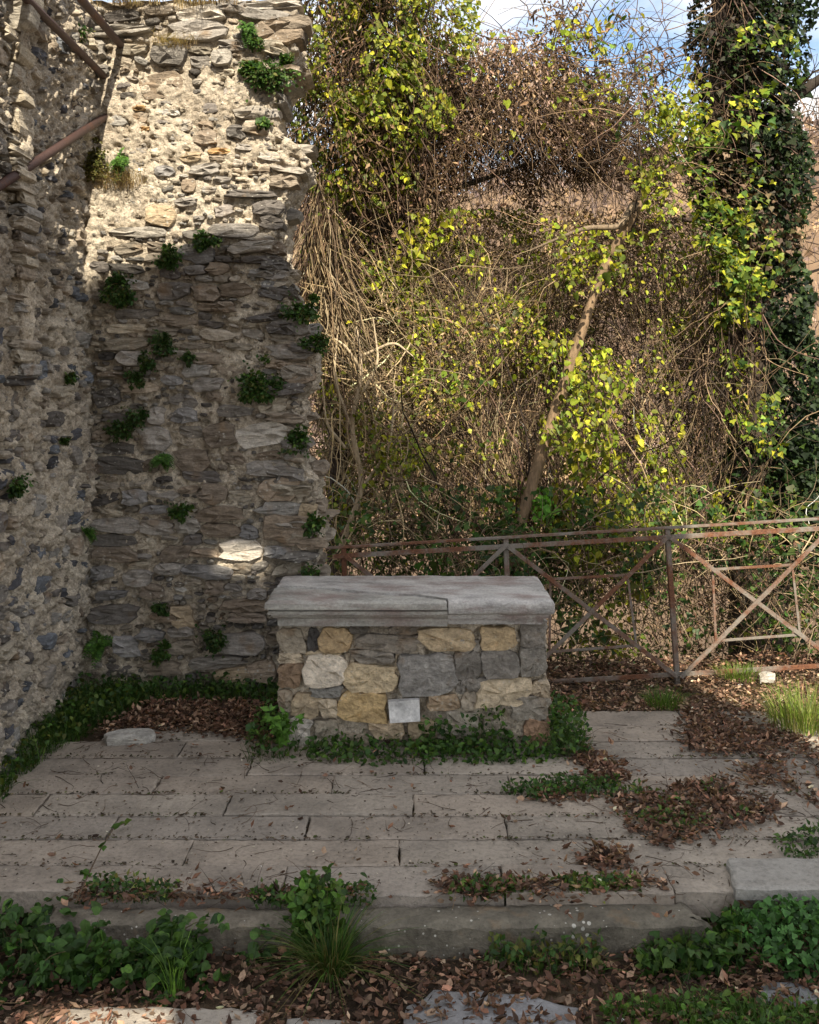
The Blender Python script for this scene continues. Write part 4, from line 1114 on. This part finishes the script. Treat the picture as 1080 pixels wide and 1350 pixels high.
P = stems(P0, rvec(n, (.8, 0, .2), .5), U(.4, 1.2, n), 8, .03, .16); tubes(s, P, taper(n, 8, U(.004, .009, n), .3), pick(DARKSTEM + BROWNSTEM, n), 3)
child("hanging_stems", s.mesh("hanging_stems", M_BARK), t3)

# pale dead branch in the thicket by the wall
s = Soup()
e = empty("dead_shrub", tuple(at(455, 720, 9.7)), "pale leafless shrub with forked branches beside the wall end", "shrub")
child("stem", trunk_mesh("stem", [at(450, 720, 9.7), at(480, 640, 9.7), at(462, 560, 9.65), at(478, 490, 9.6), at(470, 430, 9.6)], [.028, .026, .024, .018, .009], (.42, .33, .22), 7, .1, 31), e)
for a_, b_, c_ in (((462, 560), (440, 500), (446, 430)), ((470, 530), (500, 480), (492, 420)), ((478, 490), (455, 455), (430, 440)), ((480, 640), (515, 590), (520, 520)), ((455, 590), (430, 560), (425, 500)), ((476, 470), (520, 450), (545, 470))):
    child("branch", trunk_mesh("branch", [at(*a_, 9.65), at(*b_, 9.5), at(*c_, 9.5)], [.016, .013, .005], (.45, .36, .24), 6, .1, 32), e)

# ------------------------------------------------------------------ plants in the walls
WG = "plants rooted in the wall joints"
def wall_plant(px, py, r, kind, label, name=None, plane='B'):
    Yw = BY - .02 if plane == 'B' else None
    if plane == 'B': c = at(px, py, BY - .03); nrm = np.array([0, -1.0, 0])
    else:
        Yw = LX * F / (px - 540); c = at(px, py, Yw) + [.03, 0, 0]; nrm = np.array([1.0, 0, 0])
    rr = r * (.8 if kind in ('herb', 'moss', 'brown') else 1) / F * 8.0
    s = Soup()
    lob = RNG.normal(0, .55, (6, 3)) * rr; lob[0] = 0; lob[:, 2] -= np.abs(RNG.normal(0, .35, 6)) * rr
    lob -= nrm * (lob @ nrm)[:, None]; lr = U(.25, .7, 6) * rr; lr[0] = .75 * rr
    def offs(n):
        k = RNG.choice(6, n, p=np.array([.4, .2, .15, .1, .1, .05]))
        d = unit(RNG.normal(0, 1, (n, 3))); q = d * (RNG.random(n) ** .5 * lr[k])[:, None]
        proj = q @ nrm; q = q + nrm * (np.abs(proj) * .9 - proj)[:, None]
        return q * np.array([1.15, 1, .85]) + lob[k]
    if kind in ('herb', 'moss', 'brown'):
        n = int(60 + r * r * (.9 if kind == 'herb' else 1.2))
        q = offs(n); P = c + q
        pal = {'herb': DARKGREEN + GREEN + DARKGREEN + [(.11,.10,.03)], 'moss': DARKGREEN + [(.06,.07,.02)], 'brown': [(.09,.09,.02),(.13,.11,.03),(.06,.07,.018)]}[kind]
        D = unit(q) * .8 + nrm * .4 + RNG.normal(0, .4, (n, 3)) + [0, 0, -.2]
        leaves(s, P, D, unit(nrm + UP * .8) + RNG.normal(0, .4, (n, 3)), U(.010, .042, n) * (1 if kind == 'herb' else .75), 'ovate', pick(pal, n))
        m = 26; P = stems(np.repeat(c[None], m, 0), rvec(m, nrm * .5, .6), U(.6, 1.9, m) * rr, 7, .16, .14); tubes(s, P, taper(m, 7, .002), pick(GREEN + BROWNSTEM, m), 3)
        q2 = P[:, 3:].reshape(-1, 3); leaves(s, q2, rvec(len(q2), nrm * .4 - UP * .3, .6), unit(nrm + UP * .8) + RNG.normal(0, .4, (len(q2), 3)), U(.012, .034, len(q2)), 'ovate', pick(pal, len(q2)))
    elif kind == 'fern':
        n = 13; P = stems(np.repeat(c[None], n, 0), rvec(n, nrm * .7 + UP * .5, .5), U(.9, 1.5, n) * rr, 9, .22, .04)
        tubes(s, P, taper(n, 9, .0022), pick(GREEN, n), 3)
        for k in range(1, 9):
            for sd in (-1, 1):
                tg = unit(P[:, min(k, 8)] - P[:, k - 1]); sd_v = unit(np.cross(tg, nrm + UP)) * sd
                leaves(s, P[:, k], sd_v + tg * .5, unit(nrm + UP), (.5 * rr) * (1 - k / 11) * np.ones(n), 'oval', pick([(.055,.13,.02),(.08,.16,.025),(.04,.10,.016)], n))
    elif kind == 'straw':
        n = int(40 + r * 4); B = c + offs(n) * [1, .3, .3]
        lean = nrm * .7 + RNG.normal(0, .5, (n, 3)) * [1, .5, 0]
        blades(s, B, lean, U(.6, 1.5, n) * rr, .005, pick([(.36,.27,.15),(.28,.20,.12),(.42,.33,.20)], n), 5, 1.1)
    nm = name or {'herb': 'wall_herb', 'moss': 'moss_cushion', 'brown': 'moss_cushion', 'fern': 'fern', 'straw': 'grass_tuft'}[kind]
    link(nm, s.mesh(nm, M_LEAF), None, label, {'herb': 'plant', 'moss': 'moss', 'brown': 'moss', 'fern': 'fern', 'straw': 'grass'}[kind], WG)
for a in [(352, 92, 40, 'herb', "large green cushion plant hanging near the top right of the wall"), (96, 40, 15, 'herb', "small bright green plant between the two rusty rails", None, 'L'),
          (124, 205, 32, 'brown', "olive-brown moss clump in the wall corner under the sloping rail"), (160, 215, 22, 'fern', "fern drooping beside the brown moss in the wall corner"),
          (165, 245, 34, 'straw', "dry mauve-brown straw hanging under the corner fern"), (268, 313, 16, 'herb', "small green plant on the shade line, rightmost of three"),
          (225, 338, 17, 'herb', "small green plant on the shade line, middle of three"), (163, 373, 26, 'herb', "dark green plant at the left end of the shade line"),
          (215, 445, 17, 'moss', "upper part of the dark moss streak on the wall"), (195, 475, 14, 'moss', "middle part of the dark moss streak on the wall"), (178, 496, 13, 'moss', "lower part of the dark moss streak on the wall"),
          (248, 470, 9, 'moss', "tiny moss spot right of the dark moss streak"), (335, 503, 28, 'herb', "round dark green cushion plant right of the wall's middle"), (364, 505, 13, 'moss', "small moss tuft touching the round cushion plant"),
          (180, 547, 17, 'moss', "moss tuft above a grey stone left of the wall's middle"), (158, 562, 16, 'moss', "moss tuft lying lowest left above the dark long stone"), (216, 606, 17, 'fern', "bright fern rosette on the long dark stone"),
          (393, 578, 20, 'herb', "green plant beside the largest pale grey stone"), (400, 408, 24, 'herb', "dark ivy-like plant at the upper ragged wall end"), (420, 450, 18, 'herb', "dark plant just below the one at the ragged wall end"), (236, 670, 15, 'herb', "flat green plant left of the sunlit stone"),
          (130, 850, 22, 'fern', "pale green weed low on the wall near the corner"), (212, 858, 13, 'herb', "tiny green plant low on the wall beside a blue stone"), (212, 800, 10, 'moss', "moss spot under the small brown stone low on the wall"), (285, 838, 22, 'moss', "moss patch on dark stones left of the altar top"),
          (410, 752, 15, 'herb', "green plant at the wall end just above the altar top"), (416, 690, 14, 'herb', "small green plant on the lower ragged wall end"),
          (84, 493, 12, 'herb', "small green plant on the left wall below the slate jamb", None, 'L'), (12, 634, 16, 'herb', "dark plant at the far left edge of the left wall", None, 'L'), (108, 703, 16, 'fern', "yellowish green fern near the corner on the left wall", None, 'L'), (78, 580, 6, 'moss', "tiny moss dot near the hole in the left wall", None, 'L'),
          (228, 62, 26, 'straw', "dry grass tuft over the grey stone near the wall top"), (325, 40, 18, 'fern', "fern growing between the top stones of the wall"), (255, 4, 40, 'straw', "wide dry grass tuft on the wall crest"), (165, 6, 26, 'straw', "dry grass tuft on the wall crest above the rails")]:
    wall_plant(*a)

# ------------------------------------------------------------------ ground plants
def weeds(name, label, poly, n, hgt, size, shape, pal, cat="weeds", clump=None, thr=0.0, kind=None, grass=0, z=None, gcol=None, glen=(.08, .2), group=None):
    s = Soup()
    P = scatter(poly, n, clump, thr); n = len(P)
    zz = ground_z(P[:, 0], P[:, 1]) if z is None else np.full(n, z)
    h = U(0, 1, n) ** 1.2 * hgt * (.55 + .45 * (fbm(np.c_[P, np.zeros(n)], 4, 2, seed=91) + 1))
    Q = np.c_[P, zz + .01 + h]
    D = rvec(n, (0, -.35, .1), .6); N = rvec(n, (0, -.25, 1), .45)
    leaves(s, Q, D, N, U(size[0], size[1], n), shape, pick(pal, n))
    m = min(n // 3, 1500)
    if m > 2:
        B = np.c_[P[:m], zz[:m] - .01]; St = stems(B, Q[:m] - B + .001, np.maximum(h[:m], .01) + .01, 4, 0, .12)
        tubes(s, St, taper(m, 4, .0022), pick(GREEN, m), 3)
    if grass:
        G = scatter(poly, grass, clump, thr); g = len(G); gz = ground_z(G[:, 0], G[:, 1]) if z is None else np.full(g, z)
        blades(s, np.c_[G, gz], rvec(g, (0, -.2, 0), .5) * [1, 1, 0], U(glen[0], glen[1], g), .006, pick(gcol or GREEN, g))
    return link(name, s.mesh(name, M_LEAF), None, label, cat, group, kind)
def tussock(name, label, px, py, z, n, ln, spread, pal, width=.006, rad=.05):
    c = gnd(px, py, z); s = Soup()
    a = U(0, 2 * math.pi, n); r = rad * U(0, 1, n) ** .5
    B = c + np.stack([r * np.cos(a), r * np.sin(a), 0 * a], -1)
    lean = np.stack([np.cos(a), np.sin(a), 0 * a], -1) * U(.2, spread, n)[:, None] + RNG.normal(0, .15, (n, 3)) * [1, 1, 0]
    blades(s, B, lean, U(ln[0], ln[1], n), width, pick(pal, n), 6, .75)
    return link(name, s.mesh(name, M_LEAF), None, label, "grass", "grass tussocks")
weeds("weeds", "grass and weeds along the foot of the left wall", [(-2.55, 5.2), (-2.28, 5.6), (-2.34, 6.1), (-2.30, 6.5), (-2.16, 7.05), (-1.92, 7.5), (-2.1, 7.95), (-2.55, 7.95)], 1200, .14, (.015, .055), 'ovate', DARKGREEN + GREEN + OLIVE, clump=3, thr=-.2, grass=3000, glen=(.05, .24), gcol=DARKGREEN + GREEN, kind="stuff")
weeds("weeds", "low weeds along the foot of the tall wall", [(-2.2, 7.52), (-.9, 7.62), (-.85, 7.97), (-2.4, 7.97)], 900, .12, (.015, .05), 'ovate', DARKGREEN + GREEN, clump=2.5, thr=-.05, grass=700, glen=(.08, .18), kind="stuff")
weeds("weeds", "dark leafy weeds at the left corner of the altar", gpoly([(325, 1005), (395, 1005), (395, 950), (360, 930), (340, 960)]), 420, .24, (.03, .06), 'oval', GREEN + DARKGREEN, grass=60)
weeds("weeds", "thick clover-like weeds along the altar's front foot", [(-.66, 6.42), (-.2, 6.36), (.5, 6.36), (.92, 6.40), (.95, 6.72), (-.66, 6.72)], 1500, .12, (.014, .05), 'ovate', GREEN + [(.10,.20,.03)] + DARKGREEN)
weeds("weeds", "taller weeds climbing the altar's front right of the plaque", [(.05, 6.55), (.62, 6.55), (.62, 6.74), (.05, 6.74)], 420, .26, (.014, .048), 'ovate', GREEN + DARKGREEN)
weeds("weeds", "green weeds at the altar's right corner", [(.90, 6.42), (1.16, 6.48), (1.12, 6.95), (1.0, 7.15), (.93, 6.9)], 620, .26, (.03, .055), 'oval', GREEN + DARKGREEN, grass=50)
s = Soup(); c = at(372, 960, 6.55)     # leafy sprig at the altar's left edge
P = stems(np.repeat((c + [0, 0, -.12])[None], 9, 0), rvec(9, (0, -.2, 1), .35), U(.15, .30, 9), 7, .03, .08); tubes(s, P, taper(9, 7, .003), pick(GREEN, 9), 3)
for k in range(2, 7): leaves(s, np.repeat(P[:, k], 3, 0), rvec(27, (0, -.3, .2), .8), rvec(27, (0, -.5, 1), .4), U(.04, .07, 27), 'oval', pick([(.10,.21,.03),(.075,.165,.022)], 27))
link("leafy_sprig", s.mesh("leafy_sprig", M_LEAF), None, "bright upright leafy sprig at the altar's left edge", "plant")
weeds("weeds", "green moss and weeds filling the paving joint right of the altar", gpoly([(655, 1046), (720, 1030), (815, 1032), (815, 1050), (700, 1056)]), 620, .05, (.02, .045), 'oval', GREEN + DARKGREEN, z=0)
weeds("weeds", "sparse mossy weeds among the dead leaves on the right paving", gpoly([(800, 1040), (960, 1035), (1000, 1080), (900, 1100), (820, 1080)]), 420, .03, (.018, .04), 'oval', GREEN + [(.12,.11,.03)], clump=4, thr=.1, z=0)
weeds("weeds", "low weeds at the far right edge of the paving", gpoly([(1020, 1110), (1100, 1080), (1120, 1140), (1040, 1140)]), 260, .04, (.02, .045), 'oval', GREEN + DARKGREEN, z=0)
weeds("weeds", "mossy weed strip in the joint above the long step", [(.18, 4.77), (1.18, 4.80), (1.15, 4.90), (.22, 4.87)], 1000, .06, (.02, .045), 'oval', GREEN + [(.12,.13,.03)], z=-.03, clump=6, thr=-.1)
weeds("weeds", "mossy patch between the two step blocks", [(-.75, 4.72), (-.15, 4.76), (-.2, 4.86), (-.72, 4.84)], 420, .05, (.02, .04), 'oval', GREEN + DARKGREEN, z=-.04)
weeds("weeds", "mossy patch above the left step block", [(-1.5, 4.76), (-1.1, 4.76), (-1.1, 4.88), (-1.5, 4.9)], 420, .06, (.02, .04), 'oval', GREEN + DARKGREEN + [(.16,.15,.04)], z=-.03)
weeds("clover_patch", "bright clover patch in the right foreground beside the step", [(1.40, 4.72), (2.4, 4.70), (2.4, 4.33), (1.75, 4.34), (1.48, 4.45)], 2600, .10, (.014, .044), 'heart', [(.06,.15,.035),(.085,.19,.05),(.04,.10,.025)], cat="clover", grass=160, glen=(.06, .14))
weeds("weeds", "dark weeds under the end of the long step", [(1.0, 4.42), (1.45, 4.42), (1.5, 4.7), (1.38, 4.7), (1.36, 4.58), (1.0, 4.58)], 520, .13, (.025, .05), 'heart', DARKGREEN + GREEN, grass=120)
weeds("weeds", "grass and low weeds at the bottom right corner", [(.72, 3.8), (2.0, 3.8), (2.0, 4.14), (1.3, 4.26), (.8, 4.22)], 1300, .06, (.012, .042), 'ovate', GREEN + [(.07,.15,.02)], grass=2600, glen=(.04, .13), clump=3, thr=-.22, gcol=[(.055,.12,.02),(.085,.155,.025)])
weeds("weeds", "weeds hanging against the front of the long step", [(.35, 4.44), (.85, 4.44), (.85, 4.58), (.35, 4.58)], 260, .14, (.025, .05), 'oval', DARKGREEN + [(.14,.13,.03)], grass=80)
tussock("grass_tussock", "sunlit bright grass tussock at the right edge by the railing", 1062, 955, .02, 620, (.16, .34), .8, [(.13,.20,.025),(.18,.25,.035),(.09,.15,.02),(.26,.22,.09)], .006, .26)
tussock("grass_tussock", "small green grass tuft on the leaf litter under the railing", 876, 930, .0, 300, (.08, .18), .9, [(.07,.13,.02),(.10,.16,.025)], .005, .14)
tussock("grass_tussock", "bright grass at the foot of the rightmost railing panel", 975, 892, .03, 260, (.06, .14), .9, [(.09,.15,.02),(.13,.18,.03)], .005, .18)
tussock("grass_tussock", "large arching dark grass tussock in front of the step", 436, 1290, -.2, 420, (.2, .42), 1.25, [(.04,.095,.016),(.028,.07,.012),(.065,.12,.02),(.16,.13,.05)], .007, .07)
tussock("grass_tussock", "thin upright grass blades in the left foreground", 228, 1318, -.2, 26, (.2, .40), .35, [(.10,.20,.03),(.14,.25,.04)], .008, .03)
s = Soup(); c = gnd(412, 1262, -.2)       # bushy parsley-like plant
n = 34; P = stems(np.repeat(c[None], n, 0) + RNG.normal(0, .03, (n, 3)) * [1, 1, 0], rvec(n, (-.02, -.05, 1), .12), U(.14, .36, n), 7, .02, .05)
tubes(s, P, taper(n, 7, .004), pick(GREEN, n), 3)
for k in range(3, 7): 
    q = np.repeat(P[:, k], 7, 0) + RNG.normal(0, .025, (n * 7, 3)); leaves(s, q, rvec(n * 7, (0, -.4, .2), .8), rvec(n * 7, (0, -.4, 1), .4), U(.025, .05, n * 7), 'ovate', pick(GREEN + [(.09,.20,.03)], n * 7))
link("bushy_herb", s.mesh("bushy_herb", M_LEAF), None, "bushy green herb standing over the step above the grass tussock", "plant")
# bramble in the left foreground
br = empty("bramble", tuple(gnd(150, 1270, -.2)), "dark green bramble bush sprawling over the left foreground", "bramble")
s1, s2 = Soup(), Soup()
def bramble(px, py, n, rx, top, lsz, dens=14):
    c = gnd(px, py, -.2); P0 = c + RNG.normal(0, .5, (n, 3)) * [rx, .12, 0]
    P = stems(P0, rvec(n, (0, -.25, .9), .5), U(.6, 1.0, n) * top, 9, .13, .08)
    tubes(s2, P, taper(n, 9, U(.003, .005, n), .5), pick([(.10,.08,.04),(.07,.10,.03)], n), 4)
    for k in range(2, 9):
        for _ in range(dens // 7 + 1):
            o = P[:, k] + RNG.normal(0, .035, (n, 3)); d0 = rvec(n, (0, -.6, .0), .7)
            for a_ in (-.9, 0, .9):
                d = d0 + np.cross(unit(d0), UP) * a_
                leaves(s1, o, d, rvec(n, (0, -.5, 1), .3), U(lsz[0], lsz[1], n) * .85, 'ovate', pick(DARKGREEN + GREEN[:3], n))
bramble(50, 1300, 12, .30, .34, (.025, .075)); bramble(185, 1290, 12, .36, .32, (.025, .08)); bramble(265, 1280, 8, .26, .28, (.03, .075)); bramble(10, 1245, 9, .22, .36, (.025, .065))
child("foliage", s1.mesh("foliage", M_LEAF), br); child("cane", s2.mesh("cane", M_BARK), br, kind="stuff")
b2 = empty("bramble", tuple(gnd(75, 1200, -.05)), "small bramble shoot with a long bare tip lying over the left paving", "bramble")
s1, s2 = Soup(), Soup()
bramble(75, 1225, 9, .16, .34, (.035, .06))
q = np.array([gnd(100, 1190, .05), gnd(118, 1150, .10), gnd(135, 1115, .10), gnd(150, 1092, .07), gnd(165, 1085, .04)])
s3 = Soup(); tubes(s3, q[None], np.array([[.004, .004, .003, .003, .002]]), np.array([[.10, .07, .045]]), 4)
leaves(s1, np.repeat(q[1:], 2, 0), rvec(8, (0, -.3, .1), .8), rvec(8, (0, -.3, 1), .3), U(.035, .055, 8), 'heart', pick(GREEN, 8))
child("foliage", s1.mesh("foliage", M_LEAF), b2); child("cane", s2.mesh("cane", M_BARK), b2, kind="stuff"); child("bare_tip", s3.mesh("bare_tip", M_BARK), b2)

# ------------------------------------------------------------------ fallen leaves, twigs, crumbs
def litter(label, poly, n, size=(.014, .05), z=None, clump=None, thr=0.0, pal=LITTER, pile=.03, soft=.13):
    s = Soup(); P = scatter(poly, int(n * 1.35), clump, thr); n = len(P)
    P = P + RNG.normal(0, 1, P.shape) * (U(0, 1, n) ** 3 * soft)[:, None]
    zz = (ground_z(P[:, 0], P[:, 1]) if z is None else np.full(n, z)) + U(.003, pile, n)
    leaves(s, np.c_[P, zz], rvec(n, (0, 0, 0), 1) * [1, 1, .25], rvec(n, (0, 0, 1), .35), U(size[0], size[1], n), 'litter', pick(pal, n, .5))
    h_ = n // 2; P2 = P[:h_] + RNG.normal(0, .02, (h_, 2)); leaves(s, np.c_[P2, zz[:h_] + .004], rvec(h_, (0, 0, 0), 1) * [1, 1, .3], rvec(h_, (0, 0, 1), .5), U(.012, .06, h_), 'dry', pick(pal, h_, .5))
    m = n // 9
    if m > 1:
        T_ = scatter(poly, m, clump, thr); m = len(T_); tz = (ground_z(T_[:, 0], T_[:, 1]) if z is None else np.full(m, z)) + pile * .6
        St = stems(np.c_[T_, tz], rvec(m, (0, 0, 0), 1) * [1, .6, .08], U(.05, .22, m), 6, 0, .12); tubes(s, St, taper(m, 6, .0022), pick(DARKSTEM + BROWNSTEM, m), 3)
    link("leaf_litter", s.mesh("leaf_litter", M_DRY), None, label, "leaves", kind="stuff")
litter("drift of brown leaves at the foot of the tall wall", [(-2.1, 6.9), (-1.6, 6.98), (-1.1, 6.85), (-.88, 6.7), (-.86, 7.5), (-1.9, 7.6)], 2300, z=-.01, pile=.05)
litter("brown leaves under the railing right of the altar", [(.95, 7.3), (2.0, 7.45), (3.4, 6.9), (3.8, 8.7), (.95, 8.7)], 3600, pile=.035, pal=LITTER + [(.42,.31,.21),(.30,.2,.13)])  # extra pale leaf colours stand in for the sunlit strip
litter("brown leaf carpet on the bank beyond the railing", [(-.6, 8.6), (4.2, 8.6), (5.2, 11.5), (-1.0, 11.5)], 6500, (.03, .06), pile=.12)
litter("thick brown leaf drift on the right side of the paving", gpoly([(905, 935), (1000, 950), (1130, 1010), (1130, 1070), (1000, 1050), (960, 1010), (900, 985)]), 1500, z=.0, pile=.03, clump=2.5, thr=-.04)
litter("brown leaf patch across the right paving joints", gpoly([(690, 1040), (830, 1050), (1000, 1015), (1040, 1060), (960, 1110), (860, 1115), (820, 1085), (720, 1060)]), 1150, z=.0, pile=.025, clump=3, thr=.02)
litter("small leaf heap near the raised slab", gpoly([(760, 1140), (790, 1122), (830, 1125), (820, 1150)]), 170, z=.0)
litter("leaf scatter by the altar's right corner weeds", gpoly([(760, 985), (800, 1000), (830, 1030), (790, 1035), (760, 1000)]), 420, z=.0)
litter("brown leaves in the joint above the long step", [(.1, 4.76), (1.2, 4.80), (1.2, 4.92), (.15, 4.88)], 520, z=-.02, pile=.05)
litter("brown leaves in the joint left of the bushy herb", [(-1.6, 4.75), (-.2, 4.75), (-.2, 4.85), (-1.6, 4.88)], 320, z=-.03, pile=.04)
litter("dark leaf litter covering the foreground soil", [(-2.2, 3.7), (2.4, 3.7), (2.4, 4.62), (-2.2, 4.62)], 4200, pile=.04, pal=LITTER + [(.05,.03,.02)])
litter("leaves and crumbs at the right end of the step", [(1.35, 4.2), (2.3, 4.2), (2.3, 4.75), (1.35, 4.8)], 700, pile=.04)
litter("single brown leaves strewn over the paving", [(-2.3, 4.85), (2.9, 4.85), (2.9, 6.9), (-2.2, 6.9)], 110, (.015, .05), z=.004, pile=.012)
s = Soup()      # twigs and crumbs on the paving
m = 420; T_ = scatter([(-2.3, 4.85), (2.9, 4.85), (2.9, 7.2), (-2.2, 7.0)], m); m = len(T_)
St = stems(np.c_[T_, np.full(m, .006)], rvec(m, (.3, 0, 0), 1) * [1, .6, 0.0], U(.03, .28, m), 7, 0, .16); St[:, :, 2] = np.clip(St[:, :, 2], .004, .03)
tubes(s, St, taper(m, 7, U(.0012, .003, m)), pick([(.06,.04,.03),(.10,.07,.05),(.14,.09,.06)], m), 3)
m = 2600; T_ = scatter([(-2.4, 4.85), (2.9, 4.85), (2.9, 7.2), (-2.2, 7.0)], m); m = len(T_)
leaves(s, np.c_[T_, np.full(m, .004)], rvec(m, (0, 0, 0), 1) * [1, 1, .1], rvec(m, (0, 0, 1), .2), U(.006, .02, m), 'litter', pick([(.08,.055,.04),(.13,.09,.065),(.06,.045,.035),(.4,.36,.3)], m))
for yr in rowsY[1:]:      # dirt, moss and chips gathered in the joints
    m = 420; T_ = np.c_[U(-2.4, 2.9, m), yr + RNG.normal(0, .012, m)]; T_ = T_[fbm(np.c_[T_, np.zeros(m)], 1.5, 3, seed=int(yr * 100)) > -.08]; m = len(T_)
    leaves(s, np.c_[T_, np.full(m, .004)], rvec(m, (0, 0, 0), 1) * [1, 1, .1], rvec(m, (0, 0, 1), .2), U(.008, .028, m), 'litter', pick([(.07,.05,.035),(.12,.085,.06),(.05,.04,.03),(.07,.085,.025)], m))
link("crumbs", s.mesh("crumbs", M_DRY), None, "twigs and crumbs strewn over the paving", "debris", kind="stuff")
